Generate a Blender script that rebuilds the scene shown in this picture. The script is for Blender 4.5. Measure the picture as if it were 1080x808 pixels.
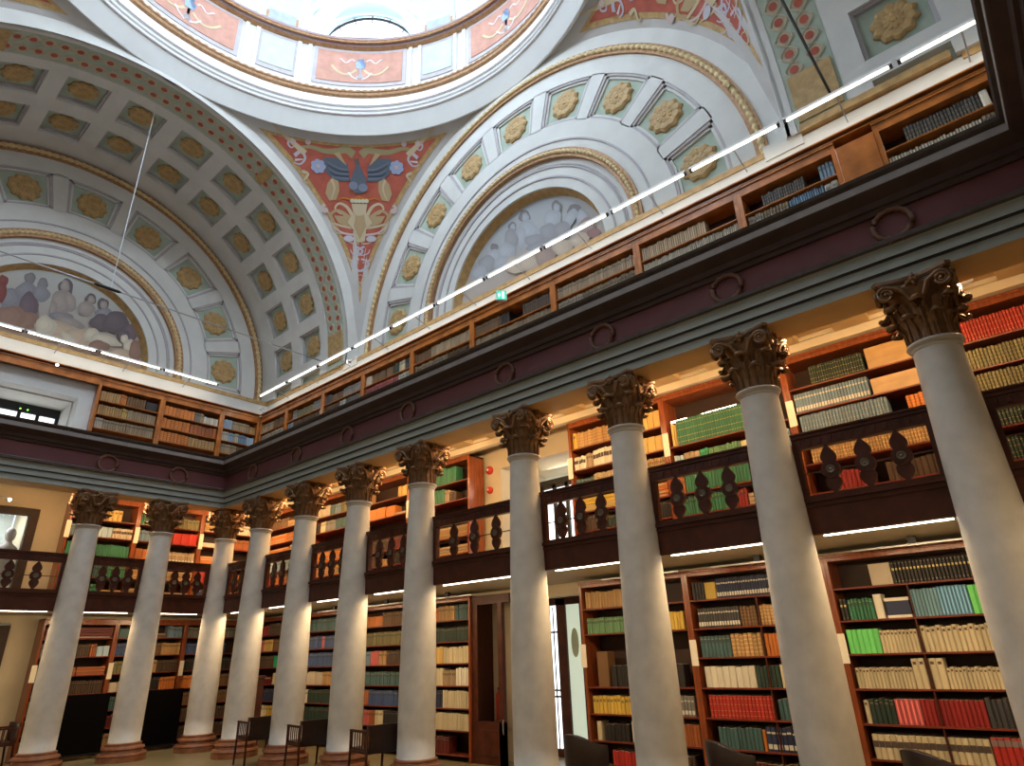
import bpy, math, random
from mathutils import Matrix, Vector
for o in list(bpy.data.objects): bpy.data.objects.remove(o)
S = bpy.context.scene; COL = S.collection
PI = math.pi; R = math.radians
# ------------------------------------------------------------------ camera, sky, lights, exposure
cam = bpy.data.cameras.new('camera'); camo = bpy.data.objects.new('camera', cam); COL.objects.link(camo)
F_ = (0.699823, 0.597783, 0.391029); R_ = (0.659718, -0.750791, -0.032928); U_ = (-0.273897, -0.281013, 0.919789)
M = Matrix([[R_[i], U_[i], -F_[i], (-6.918969, -14.858287, 1.657091)[i]] for i in range(3)] + [[0, 0, 0, 1]])
camo.matrix_world = M; cam.sensor_width = 36; cam.lens = 667.968 / 1080 * 36; cam.clip_end = 200; cam.clip_start = 0.05
S.camera = camo
S.view_settings.view_transform = 'Standard'; S.view_settings.look = 'None'
S.view_settings.exposure = 0.48; S.view_settings.gamma = 1; S.view_settings.use_curve_mapping = False
W = bpy.data.worlds.new('sky'); S.world = W; W.use_nodes = True
W.node_tree.nodes['Background'].inputs[0].default_value = (0.75, 0.88, 1, 1)
W.node_tree.nodes['Background'].inputs[1].default_value = 1.5
try: S.cycles.max_bounces = 8; S.cycles.diffuse_bounces = 3; S.cycles.sample_clamp_indirect = 6
except Exception: pass
CX, CY, ZS = -3.916, -8.003, 8.507          # dome centre, springing height
HS = 5.368                                   # half side of the square under the dome
COOL = (0.74, 0.87, 1.0); WARM = (1.0, 0.70, 0.38); WARM2 = (1.0, 0.64, 0.30)
P_WIN, P_DOME_FILL, P_LOW, P_TOP, P_GAL = 225, 300, 14, 8, 2.8
P_UP = 0.8; P_CAP = 18.0
def area(name, loc, d, sx, sy, power, color, parent=None, spread=None):
    l = bpy.data.lights.new(name, 'AREA'); l.shape = 'RECTANGLE'; l.size = sx; l.size_y = sy; l.energy = power; l.color = color
    if spread: l.spread = R(spread)
    o = bpy.data.objects.new(name, l); COL.objects.link(o); o.location = loc
    o.rotation_euler = Vector(d).to_track_quat('-Z', 'Y').to_euler()
    if parent: o.parent = parent
    return o
for k in range(8):
    a = R(45 * k)
    area('daylight', (CX + 6.25 * math.cos(a), CY + 6.25 * math.sin(a), 18.0), (-math.cos(a), -math.sin(a), -0.40), 2.3, 1.6, P_WIN, COOL)
area('dome_top_fill', (CX, CY, 23.6), (0, 0, -1), 3.0, 3.0, P_DOME_FILL, COOL)  # overhead fill, added for general brightness; no opening is in view there
# ------------------------------------------------------------------ materials
def mat(name, col, rough=0.6, metal=0.0, var=0.0, scale=6.0, bump=0.0, emit=None, es=0.0, stretch=(1, 1, 1), spec=0.5, col2=None, detail=4, coat=0):
    m = bpy.data.materials.new(name); m.use_nodes = True; nt = m.node_tree; b = nt.nodes['Principled BSDF']
    b.inputs['Base Color'].default_value = (*col, 1); b.inputs['Roughness'].default_value = rough; b.inputs['Metallic'].default_value = metal
    b.inputs['Specular IOR Level'].default_value = spec; b.inputs['Coat Weight'].default_value = coat; b.inputs['Coat Roughness'].default_value = 0.15
    if emit: b.inputs['Emission Color'].default_value = (*emit, 1); b.inputs['Emission Strength'].default_value = es
    if var or bump:
        tc = nt.nodes.new('ShaderNodeTexCoord'); mp = nt.nodes.new('ShaderNodeMapping'); mp.inputs['Scale'].default_value = stretch
        n = nt.nodes.new('ShaderNodeTexNoise'); n.inputs['Scale'].default_value = scale; n.inputs['Detail'].default_value = detail
        nt.links.new(tc.outputs['Object'], mp.inputs[0]); nt.links.new(mp.outputs[0], n.inputs['Vector'])
        if var:
            r = nt.nodes.new('ShaderNodeMapRange'); r.inputs[1].default_value = 0.3; r.inputs[2].default_value = 0.7; nt.links.new(n.outputs['Fac'], r.inputs[0])
            x = nt.nodes.new('ShaderNodeMix'); x.data_type = 'RGBA'
            c2 = col2 or tuple(c * (1 - var) for c in col)
            x.inputs[6].default_value = (*c2, 1); x.inputs[7].default_value = (*[min(1, c * (1 + var * .5)) for c in col], 1)
            nt.links.new(r.outputs[0], x.inputs[0]); nt.links.new(x.outputs[2], b.inputs['Base Color'])
        if bump:
            bp = nt.nodes.new('ShaderNodeBump'); bp.inputs['Strength'].default_value = bump; bp.inputs['Distance'].default_value = 0.01
            nt.links.new(n.outputs['Fac'], bp.inputs['Height']); nt.links.new(bp.outputs[0], b.inputs['Normal'])
    return m
def attr_mat(name, rough, rnd=0.0):
    m = bpy.data.materials.new(name); m.use_nodes = True; nt = m.node_tree; b = nt.nodes['Principled BSDF']
    a = nt.nodes.new('ShaderNodeAttribute'); a.attribute_name = 'Col'; b.inputs['Roughness'].default_value = rough
    hs = nt.nodes.new('ShaderNodeHueSaturation'); nt.links.new(a.outputs['Color'], hs.inputs['Color'])
    if rnd:
        oi = nt.nodes.new('ShaderNodeObjectInfo'); mr = nt.nodes.new('ShaderNodeMapRange')
        mr.inputs[3].default_value = 1 - rnd; mr.inputs[4].default_value = 1 + rnd * .6
        nt.links.new(oi.outputs['Random'], mr.inputs[0]); nt.links.new(mr.outputs[0], hs.inputs['Value'])
    n = nt.nodes.new('ShaderNodeTexNoise'); n.inputs['Scale'].default_value = 60; n.inputs['Detail'].default_value = 2
    bp = nt.nodes.new('ShaderNodeBump'); bp.inputs['Strength'].default_value = 0.15; bp.inputs['Distance'].default_value = 0.003
    nt.links.new(n.outputs['Fac'], bp.inputs['Height']); nt.links.new(bp.outputs[0], b.inputs['Normal'])
    nt.links.new(hs.outputs[0], b.inputs['Base Color']); return m
MT = dict(
 stucco=mat('white_stucco', (0.74, 0.73, 0.70), 0.75, var=0.07, scale=2.2, bump=0.08),
 ring=mat('white_ring_plaster', (0.80, 0.80, 0.79), 0.7, var=0.03, scale=1.5),
 grey=mat('grey_plaster', (0.60, 0.57, 0.55), 0.8, var=0.08, scale=2),
 line=mat('mauve_line', (0.33, 0.24, 0.26), 0.8, var=0.1),
 lilac=mat('pale_mauve_moulding', (0.52, 0.48, 0.50), 0.8, var=0.1),
 green=mat('sage_green_paint', (0.46, 0.54, 0.45), 0.8, var=0.12, scale=4),
 mint=mat('mint_green_paint', (0.56, 0.68, 0.62), 0.8, var=0.1, scale=4),
 gilt=mat('ochre_gilding', (0.56, 0.36, 0.15), 0.6, var=0.25, scale=9, bump=0.2),
 rope=mat('gilt_rope', (0.46, 0.25, 0.12), 0.55, var=0.3, scale=14, bump=0.3, metal=0.15),
 bead=mat('pale_gilt_bead', (0.78, 0.58, 0.30), 0.5, var=0.2, scale=14),
 terra=mat('terracotta_red_paint', (0.50, 0.115, 0.075), 0.8, var=0.2, scale=4),
 pink=mat('faded_coral_paint', (0.58, 0.30, 0.23), 0.8, var=0.15, scale=5),
 maroon=mat('maroon_frieze_paint', (0.13, 0.034, 0.036), 0.7, var=0.15, scale=3),
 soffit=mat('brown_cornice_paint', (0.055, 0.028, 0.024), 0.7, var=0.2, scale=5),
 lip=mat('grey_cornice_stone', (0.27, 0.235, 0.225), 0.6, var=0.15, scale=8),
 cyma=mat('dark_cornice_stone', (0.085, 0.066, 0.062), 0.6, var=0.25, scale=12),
 arch=mat('grey_green_architrave_paint', (0.34, 0.37, 0.345), 0.6, var=0.08, scale=3),
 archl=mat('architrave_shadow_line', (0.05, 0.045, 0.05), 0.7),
 ivory=mat('cream_plaster', (0.62, 0.54, 0.40), 0.8, var=0.06, scale=3),
 amber=mat('ochre_ceiling_paint', (0.48, 0.33, 0.16), 0.7, var=0.12, scale=2),
 shaft=mat('pale_scagliola', (0.70, 0.66, 0.60), 0.5, var=0.12, scale=5, bump=0.05),
 astra=mat('white_astragal', (0.60, 0.57, 0.54), 0.5, var=0.05),
 bronze=mat('bronzed_gilding', (0.25, 0.13, 0.06), 0.36, var=0.35, scale=12, bump=0.25, metal=0.35),
 basem=mat('red_brown_base_stone', (0.33, 0.13, 0.06), 0.4, var=0.3, scale=9, bump=0.1),
 wood=mat('mahogany', (0.25, 0.058, 0.016), 0.28, var=0.45, scale=5, stretch=(6, 6, .6), bump=0.05, coat=.25),
 shelf=mat('dark_red_shelf_wood', (0.18, 0.034, 0.016), 0.3, var=0.4, scale=6, stretch=(.6, 6, 6)),
 orange=mat('honey_mahogany', (0.52, 0.17, 0.035), 0.25, var=0.4, scale=4, stretch=(1, 1, 1), bump=0.04, coat=.3),
 darkw=mat('dark_mahogany', (0.075, 0.019, 0.009), 0.4, var=0.4, scale=6, stretch=(1, 5, 1), spec=.3),
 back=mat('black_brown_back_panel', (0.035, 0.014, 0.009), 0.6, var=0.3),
 tan=mat('light_wood_panel', (0.50, 0.31, 0.13), 0.4, var=0.2, scale=4, stretch=(1, 1, 3)),
 card=mat('white_card', (0.80, 0.74, 0.62), 0.6),
 black=mat('black_fabric', (0.004, 0.003, 0.003), 0.9, var=0.3, scale=30, spec=0.05),
 leather=mat('dark_brown_leather', (0.030, 0.012, 0.008), 0.35, var=0.3, scale=20, bump=0.2),
 blackm=mat('black_metal', (0.02, 0.02, 0.022), 0.4, metal=0.3),
 steel=mat('grey_steel', (0.45, 0.46, 0.48), 0.35, metal=0.8),
 white=mat('white_enamel', (0.75, 0.76, 0.78), 0.35),
 redp=mat('red_plastic', (0.55, 0.03, 0.02), 0.35),
 floor=mat('olive_parquet', (0.23, 0.185, 0.095), 0.35, var=0.25, scale=3, stretch=(1, 5, 1)),
 medal=mat('grey_medallion', (0.15, 0.12, 0.08), 0.4, metal=0.4, var=0.3, scale=20),
 tube=mat('lit_tube', (1, 1, 1), emit=(1.0, 0.93, 0.76), es=4),
 led=mat('lit_led_strip', (1, 1, 1), emit=(1.0, 0.84, 0.62), es=9),
 bulb=mat('lit_bulb', (1, 1, 1), emit=(0.9, 0.95, 1.0), es=8),
 pane=mat('bright_daylit_pane', (0.9, 0.95, 1), emit=(0.93, 0.97, 1.0), es=1.6),
 screen=mat('green_sign_face', (0.03, 0.5, 0.33), 0.4, emit=(0.03, 0.6, 0.38), es=0.7),
 screenw=mat('white_sign_figure', (0.8, 1, 0.95), 0.4, emit=(0.8, 1, 0.95), es=0.8),
 book=attr_mat('book_cloth', 0.55, 0.16), books=attr_mat('book_cloth_rows', 0.55), paint=attr_mat('fresco_paint', 0.85),
)
g = bpy.data.materials.new('clear_glass'); g.use_nodes = True; gb = g.node_tree.nodes['Principled BSDF']
gb.inputs['Transmission Weight'].default_value = 1; gb.inputs['Roughness'].default_value = 0.03; gb.inputs['IOR'].default_value = 1.05; MT['glass'] = g
# ------------------------------------------------------------------ mesh helpers
class MB:
    def __init__(s): s.v = []; s.f = []; s.c = []; s.m = []; s.col = None; s.mi = 0; s.smooth = False; s.T = None
    def add(s, vs, fs):
        n = len(s.v)
        if s.T: vs = [s.T(*v) for v in vs]
        s.v += [tuple(v) for v in vs]
        for f in fs: s.f.append(tuple(n + i for i in f)); s.c.append(s.col); s.m.append(s.mi)
        return s
    def box(s, x0, x1, y0, y1, z0, z1):
        return s.add([(x, y, z) for x in (x0, x1) for y in (y0, y1) for z in (z0, z1)], [(0, 1, 3, 2), (4, 6, 7, 5), (0, 4, 5, 1), (2, 3, 7, 6), (0, 2, 6, 4), (1, 5, 7, 3)])
    def lathe(s, prof, n=32, c=(0, 0), cap=True):
        vs = [(c[0] + r * math.cos(2 * PI * i / n), c[1] + r * math.sin(2 * PI * i / n), z) for r, z in prof for i in range(n)]
        fs = [(j * n + i, j * n + (i + 1) % n, (j + 1) * n + (i + 1) % n, (j + 1) * n + i) for j in range(len(prof) - 1) for i in range(n)]
        if cap: fs += [tuple(range(n))[::-1], tuple((len(prof) - 1) * n + i for i in range(n))]
        return s.add(vs, fs)
    def tube(s, pts, r, n=8, closed=False, sx=1, cap=True):
        pts = [Vector(p) for p in pts]; k = len(pts); rs = r if isinstance(r, (list, tuple)) else [r] * k
        vs = []; up = Vector((0, 0, 1))
        for i, p in enumerate(pts):
            a = pts[(i - 1) % k] if closed or i > 0 else p; b = pts[(i + 1) % k] if closed or i < k - 1 else p
            t = (b - a).normalized(); u = up if abs(t.dot(up)) < .95 else Vector((1, 0, 0))
            e = t.cross(u).normalized(); w = e.cross(t).normalized()
            for j in range(n): q = 2 * PI * j / n; vs.append(tuple(p + e * rs[i] * sx * math.cos(q) + w * rs[i] * math.sin(q)))
        fs = [(i * n + j, i * n + (j + 1) % n, ((i + 1) % k) * n + (j + 1) % n, ((i + 1) % k) * n + j) for i in range(k if closed else k - 1) for j in range(n)]
        if not closed and cap: fs += [tuple(range(n))[::-1], tuple((k - 1) * n + j for j in range(n))]
        return s.add(vs, fs)
    def prism(s, pts, y0, y1):          # outline in x,z extruded along y
        n = len(pts)
        return s.add([(x, y0, z) for x, z in pts] + [(x, y1, z) for x, z in pts], [tuple(range(n)), tuple(range(n, 2 * n))[::-1]] + [(i, i + n, (i + 1) % n + n, (i + 1) % n) for i in range(n)])
    def mesh(s, name, mats, smooth=False):
        me = bpy.data.meshes.new(name); me.from_pydata(s.v, [], s.f); me.update()
        for m in (mats if isinstance(mats, (list, tuple)) else [mats]): me.materials.append(m)
        if any(s.m): me.polygons.foreach_set('material_index', s.m)
        if any(c is not None for c in s.c):
            at = me.color_attributes.new('Col', 'FLOAT_COLOR', 'CORNER'); d = []
            for f, c in zip(s.f, s.c): d += [*(c or (1, 1, 1)), 1.0] * len(f)
            at.data.foreach_set('color', d)
        if smooth: me.polygons.foreach_set('use_smooth', [True] * len(me.polygons)); 
        me.validate(); return me
    def obj(s, name, mats, parent=None, smooth=False, loc=(0, 0, 0), rz=0):
        o = bpy.data.objects.new(name, s.mesh(name, mats, smooth)); COL.objects.link(o); o.location = loc; o.rotation_euler = (0, 0, rz)
        if parent: o.parent = parent
        return o
def tag(o, label, cat, group=None, kind=None):
    o['label'] = label; o['category'] = cat
    if group: o['group'] = group
    if kind: o['kind'] = kind
    return o
def struct(o): o['kind'] = 'structure'; return o
def empty(name, loc=(0, 0, 0), rz=0):
    o = bpy.data.objects.new(name, None); COL.objects.link(o); o.location = loc; o.rotation_euler = (0, 0, rz); o.empty_display_size = .2; return o
def inst(name, me, parent=None, loc=(0, 0, 0), rot=(0, 0, 0)):
    o = bpy.data.objects.new(name, me); COL.objects.link(o); o.location = loc; o.rotation_euler = rot
    if parent: o.parent = parent
    return o
def copy_tree(o, parent=None):
    c = o.copy(); COL.objects.link(c)
    if parent: c.parent = parent
    for ch in list(o.children): copy_tree(ch, c)
    return c
def place(wall, s, d, z):     # wall frame: s along the wall (left to right as seen), d depth from the column axis, z height
    return ((s, d, z), 0) if wall == 'L' else ((d, -s, z), -PI / 2)
def bez(me_obj, w=0.006, seg=2):
    b = me_obj.modifiers.new('bevel', 'BEVEL'); b.width = w; b.segments = seg; b.limit_method = 'ANGLE'; return me_obj
YS = [0, -1.635, -3.385, -5.135, -6.885, -9.121, -10.871, -12.621, -14.371, -16.006]   # column axes along the right colonnade
XS = [0, -1.416, -2.832, -5.0, -6.416, -7.832]                                          # along the back-left colonnade
X0, X1, Y0, Y1 = -7.832, 0, -16.006, 0
# ------------------------------------------------------------------ setting: floor, entablature, ceilings, walls
struct(MB().box(-11, 6, -19.5, 6, -0.2, 0).obj('floor', MT['floor']))
def sweep(prof, name, mats, mi=None, closed=False):
    m = MB(); n = len(prof); vs = []
    for h, z in prof: vs += [(X0 + h, Y0 + h, z), (X1 - h, Y0 + h, z), (X1 - h, Y1 - h, z), (X0 + h, Y1 - h, z)]
    m.v = vs
    for i in range(n if closed else n - 1):
        for k in range(4):
            j = (i + 1) % n; m.f.append((i * 4 + k, i * 4 + (k + 1) % 4, j * 4 + (k + 1) % 4, j * 4 + k)); m.c.append(None); m.m.append(mi[i] if mi else 0)
    return struct(m.obj(name, mats))
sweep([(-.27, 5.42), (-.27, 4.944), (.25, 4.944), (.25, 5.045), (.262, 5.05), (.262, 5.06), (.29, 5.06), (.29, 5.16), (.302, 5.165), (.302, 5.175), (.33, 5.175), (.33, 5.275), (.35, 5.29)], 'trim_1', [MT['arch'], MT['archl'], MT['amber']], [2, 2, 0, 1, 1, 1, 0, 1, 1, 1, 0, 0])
sweep([(.35, 5.29), (.39, 5.30), (.40, 5.345), (.36, 5.36), (.345, 5.37), (.345, 5.655)], 'trim_2', [MT['cyma'], MT['maroon'], MT['lip']], [0, 0, 2, 0, 1])
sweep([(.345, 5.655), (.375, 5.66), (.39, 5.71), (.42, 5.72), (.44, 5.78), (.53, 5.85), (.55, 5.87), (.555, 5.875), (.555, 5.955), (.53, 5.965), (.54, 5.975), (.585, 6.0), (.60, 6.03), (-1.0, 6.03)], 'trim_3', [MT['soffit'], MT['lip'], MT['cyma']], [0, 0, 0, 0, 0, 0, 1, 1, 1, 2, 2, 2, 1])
def slab(name, z0, z1, i0, i1, m):   # flat ring around the hall between offsets i0 (inner) and i1 (outer)
    b = MB()
    for a in ((X1 + i0, X1 + i1, Y0 - i1, Y1 + i1), (X0 - i1, X0 - i0, Y0 - i1, Y1 + i1), (X0 - i0, X1 + i0, Y1 + i0, Y1 + i1), (X0 - i0, X1 + i0, Y0 - i1, Y0 - i0)): b.box(*a, z0, z1)
    return struct(b.obj(name, m))
slab('ceiling_aisle', 5.43, 5.55, .27, 2.2, MT['amber'])
slab('floor_gallery', 5.56, 6.098, .15, 1.5, MT['lip'])
slab('floor_balcony', 2.70, 2.97, .16, 2.1, MT['ivory'])
# aisle crown moulding above the bookcases and ceiling panels with little brackets
b = MB(); 
for w, s0, s1 in (('R', -1.6, 17.6), ('L', -9.4, 1.6)):
    b.T = (lambda x, y, z: (x, y, z)) if w == 'L' else (lambda x, y, z: (y, -x, z))
    b.mi = 0; b.box(s0, s1, 1.50, 1.62, 5.27, 5.43); b.box(s0, s1, 1.44, 1.5, 5.38, 5.43)
    b.mi = 1
    k = s0
    while k < s1:
        b.box(k, k + .42, 1.16, 1.44, 5.36, 5.43); k += .875
struct(b.obj('trim_4', [MT['ivory'], MT['amber']]))
# walls of the aisles with the door openings (right: s 6.4..8.8, left: s -4.9..-3.0)
b = MB(); b.box(2.1, 2.3, -6.4, 2.3, 0, 5.5); b.box(2.1, 2.3, -19, -8.8, 0, 5.5); b.box(2.1, 2.3, -8.8, -6.4, 4.98, 5.5); b.box(2.1, 2.3, -8.8, -6.4, 2.5, 2.97)
b.box(2.3, 3.6, -6.75, -6.3, 0, 5.4); b.box(2.1, 2.3, -6.78, -6.4, 2.97, 4.98); b.box(2.1, 2.3, -7.30, -6.4, 0, 2.5); b.box(2.3, 3.6, -9.0, -8.8, 0, 5.4); b.box(2.3, 3.6, -8.8, -6.55, 5.05, 5.3); b.box(2.3, 4.4, -8.8, -6.55, 2.6, 2.97)
b.box(4.4, 4.6, -9.6, -6, 0, 5.4)
b.box(1.45, 1.65, -19, 2.3, 6.1, 8.0); b.box(1.45, 1.65, 0, 1.65, 8, 8.6)
struct(b.obj('wall_right', MT['ivory']))
b = MB(); b.box(-3.24, 2.1, 2.1, 2.3, 0, 5.5); b.box(-10.2, -4.95, 2.1, 2.3, 0, 5.5); b.box(-4.95, -3.24, 2.1, 2.3, 4.9, 5.5); b.box(-4.95, -3.24, 2.1, 2.3, 2.55, 2.97)
b.box(-3.24, -3.04, 2.3, 4.2, 0, 5.4); b.box(-5.3, -5.1, 2.3, 4.2, 0, 5.4); b.box(-5.3, -3.2, 2.3, 4.2, 5.1, 5.3)
b.box(-3.0, 1.65, 1.45, 1.65, 6.1, 8.0); b.box(-9.6, -4.9, 1.45, 1.65, 6.1, 8.0); b.box(-4.9, -3.0, 1.45, 1.65, 7.62, 8.0)
struct(b.obj('wall_left', MT['ivory']))
struct(MB().box(-10.2, -9.99, -19, 2.3, 0, 8.5).obj('wall_behind', MT['ivory']))
struct(MB().box(-10.2, 2.3, -18.3, -18.1, 0, 8.5).obj('wall_front', MT['ivory']))
# gallery parapet wall above the gallery bookcases: white band with gilt impost moulding
b = MB()
for w, s0, s1 in (('R', -1.27, 17.3), ('L', -9.1, 1.27)):
    b.T = (lambda x, y, z: (x, y, z)) if w == 'L' else (lambda x, y, z: (y, -x, z))
    b.mi = 0; b.box(s0, s1, 1.22, 1.6, 7.84, 8.33)
    b.mi = 1; b.box(s0, s1, 1.25, 1.6, 8.33, 8.345)
    if w == 'R':
        for a, c in ((-1.45, 2.45), (3.0, 13.0), (13.55, 15.4), (15.5, 17.4)):
            d = 1.20 if a < 13.2 or a > 15.4 else 1.14
            b.mi = 1; b.box(a, c, d, 1.6, 8.27 if a != 13.55 else 8.36, 8.37 if a != 13.55 else 8.47)
        b.mi = 0; b.box(2.45, 3.0, 1.2, 1.6, 8.2, 8.42); b.box(13.0, 13.55, 1.2, 1.6, 8.2, 8.46)
    else: b.mi = 1; b.box(s0, s1, 1.20, 1.6, 8.27, 8.37)
struct(b.obj('trim_5', [MT['stucco'], MT['gilt']]))
# ------------------------------------------------------------------ vaults
def sector(m, r0, r1, a0, a1, d0, d1, n=None):
    """block between radii r0,r1 and angles a0,a1 (deg), depth d0..d1; mesh coordinates (u, d, w)"""
    n = n or max(1, int(abs(a1 - a0) / 3)); vs = []
    for i in range(n + 1):
        a = R(a0 + (a1 - a0) * i / n); c, s = math.cos(a), math.sin(a)
        vs += [(r0 * c, d0, r0 * s), (r1 * c, d0, r1 * s), (r1 * c, d1, r1 * s), (r0 * c, d1, r0 * s)]
    fs = [(0, 1, 2, 3), (4 * n + 3, 4 * n + 2, 4 * n + 1, 4 * n)]
    for i in range(n):
        for k in range(4): fs.append((4 * i + k, 4 * i + 4 + k, 4 * i + 4 + (k + 1) % 4, 4 * i + (k + 1) % 4))
    m.add(vs, fs)
def rope(m, r, d, rad, a0, a1, per, beads=True):
    n = int((a1 - a0) / per) * 4; pts = []; rs = []
    for i in range(n + 1):
        a = R(a0 + (a1 - a0) * i / n); pts.append((r * math.cos(a), d, r * math.sin(a))); rs.append(rad * (1.12 if i % 4 in (1, 2) else .72) if beads else rad)
    m.tube(pts, rs, 7)
def frame_R(u, d, w): return (CX + HS + d, CY + u, ZS + w)           # right wall: plane x = 1.452
def frame_L(u, d, w): return (CX + u, 1.46 + d, ZS + w)             # end wall of the left barrel
def frame_W(u, d, w): return (CX - HS - d, CY + u, ZS + w)
def frame_F(u, d, w): return (CX + u, -17.466 - d, ZS + w)
def arch_wall(frame, name, right, deep=True):
    root = struct(empty(name, frame(0, 0, 0)))
    def O(b, nm, mats, smooth=False):
        o = b.obj(nm, mats, smooth=smooth); o.parent = root; o.matrix_parent_inverse = Matrix.Translation(-Vector(frame(0, 0, 0))); return o
    T = frame
    b = MB(); b.T = T
    A0, A1 = -1.5, 181.5
    if right: sector(b, 5.0, 5.375, A0, A1, -0.0, .25)
    sector(b, 4.45, 5.12, A0, A1, .02, .3); sector(b, 2.83, 3.48, A0, A1, .02, .3)
    for k in range(-5, 5):
        a = 90 + 20.45 * (k + .5)
        sector(b, 3.46, 4.47, a - 2.2, a + 2.2, .02, .2, 3)
    sector(b, 2.02, 2.68, A0, A1, .06, .4)
    O(b, 'vault_ribs', MT['stucco'])
    b = MB(); b.T = T; sector(b, 3.45, 4.5, A0, A1, .10, .3); O(b, 'coffer_ground', MT['green'])
    b = MB(); b.T = T
    for k in range(-4, 5):
        a = 90 + 20.45 * k
        for i, (o_, d_) in enumerate(((0, .035), (.05, .065))):
            b.mi = i; da = math.degrees(o_ / 4)
            sector(b, 3.48 + o_, 3.53 + o_, a - 7.95 + da, a + 7.95 - da, d_, .2); sector(b, 4.40 - o_, 4.45 - o_, a - 7.95 + da, a + 7.95 - da, d_, .2)
            sector(b, 3.48 + o_, 4.45 - o_, a - 8.0 + da, a - 7.1 + da, d_, .2, 1); sector(b, 3.48 + o_, 4.45 - o_, a + 7.1 - da, a + 8.0 - da, d_, .2, 1)
    O(b, 'coffer_moulding', [MT['lilac'], MT['stucco']])
    b = MB(); b.T = T
    for r_, d_ in ((3.05, .012), (2.47, .05), (2.24, .05)): sector(b, r_ - .018, r_ + .018, A0, A1, d_ - .012, d_ + .03)
    sector(b, 2.50, 2.53, A0, A1, .045, .08); O(b, 'ring_line', MT['lilac'])
    b = MB(); b.T = T; sector(b, 4.84, 5.04, A0, A1, -.03, .1); sector(b, 2.64, 2.84, A0, A1, -.03, .3); O(b, 'rope_bed', MT['rope'])
    b = MB(); b.T = T; rope(b, 4.95, -.03, .055, A0, A1, 1.7); rope(b, 2.74, -.03, .05, A0, A1, 2.2); O(b, 'gilt_rope_moulding', MT['bead'], True)
    b = MB(); b.T = T; n = 60; vs = []
    for i in range(n + 1):
        a = R(A0 + (A1 - A0) * i / n); vs += [(2.04 * math.cos(a), .06, 2.04 * math.sin(a)), (1.93 * math.cos(a), .30, 1.93 * math.sin(a))]
    b.add(vs, [(2 * i, 2 * i + 2, 2 * i + 3, 2 * i + 1) for i in range(n)]); O(b, 'gilt_reveal', MT['gilt'], True)
    return root
arch_wall(frame_R, 'wall_arch_right', True); arch_wall(frame_L, 'wall_arch_left', False)
arch_wall(frame_W, 'wall_arch_behind', True); arch_wall(frame_F, 'wall_arch_front', False)
# murals
MUR_L=[(-0.773,0.718,0.343,0.14,0.085,-0.376,'g'),(-0.981,0.907,0.19,-0.015,-0.008,-0.261,'g'),(-1.196,1.276,0.083,0.038,0.033,-0.143,'m'),(-1.168,1.011,0.089,0.039,0.058,-0.25,'m'),(-0.749,1.55,0.104,0.047,0.032,-0.144,'h'),(-0.745,1.195,0.188,0.082,0.053,-0.235,'g'),(-0.488,1.523,0.097,0.043,0.031,-0.141,'h'),(-0.463,1.246,0.161,0.07,0.047,-0.217,'g'),(-0.619,0.781,0.179,0.028,0.039,-0.436,'d'),(-0.676,0.437,0.343,0.133,0.056,-0.249,'b'),(-0.876,0.449,0.274,0.108,0.066,-0.288,'b'),(-0.036,1.602,0.143,0.063,0.049,-0.234,'k'),(-0.062,1.639,0.088,0.039,0.032,-0.153,'f'),(-0.052,1.156,0.202,0.084,0.07,-0.331,'f'),(0.124,1.278,0.092,0.077,0.107,-0.238,'f'),(-0.163,0.919,0.075,0.012,0.021,-0.27,'f'),(0.035,0.832,0.241,0.066,0.016,-0.112,'g'),(0.236,0.743,0.32,-0.026,-0.008,-0.128,'f'),(0.511,1.514,0.115,0.048,0.03,-0.147,'k'),(0.526,1.496,0.072,0.03,0.022,-0.111,'f'),(0.473,1.225,0.171,0.069,0.039,-0.191,'f'),(0.791,1.481,0.118,0.049,0.033,-0.168,'k'),(0.807,1.462,0.074,0.03,0.024,-0.121,'f'),(0.86,1.232,0.185,0.074,0.032,-0.162,'g'),(0.833,0.973,0.22,0.085,0.045,-0.228,'k'),(1.165,1.102,0.286,0.11,0.058,-0.302,'k'),(1.524,0.935,0.156,0.058,0.044,-0.235,'d'),(0.048,0.436,0.49,0.066,0.02,-0.266,'c'),(-0.209,0.479,0.197,-0.065,-0.048,-0.257,'w'),(0.489,0.41,0.29,0.005,-0.001,-0.273,'c'),(0.285,0.336,0.191,-0.112,-0.037,-0.102,'w'),(0.717,0.589,0.161,0.059,0.036,-0.179,'w'),(1.032,0.558,0.344,0.009,-0.002,-0.132,'w'),(0.922,0.326,0.219,0.076,0.036,-0.179,'b'),(1.383,0.808,0.138,0.051,0.032,-0.167,'k'),(1.42,0.722,0.084,0.03,0.025,-0.13,'w'),(1.575,0.554,0.136,0.047,0.039,-0.209,'w'),(1.4,0.297,0.268,0.091,0.026,-0.137,'c'),(1.728,0.507,0.158,0.054,0.052,-0.279,'b')]
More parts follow.
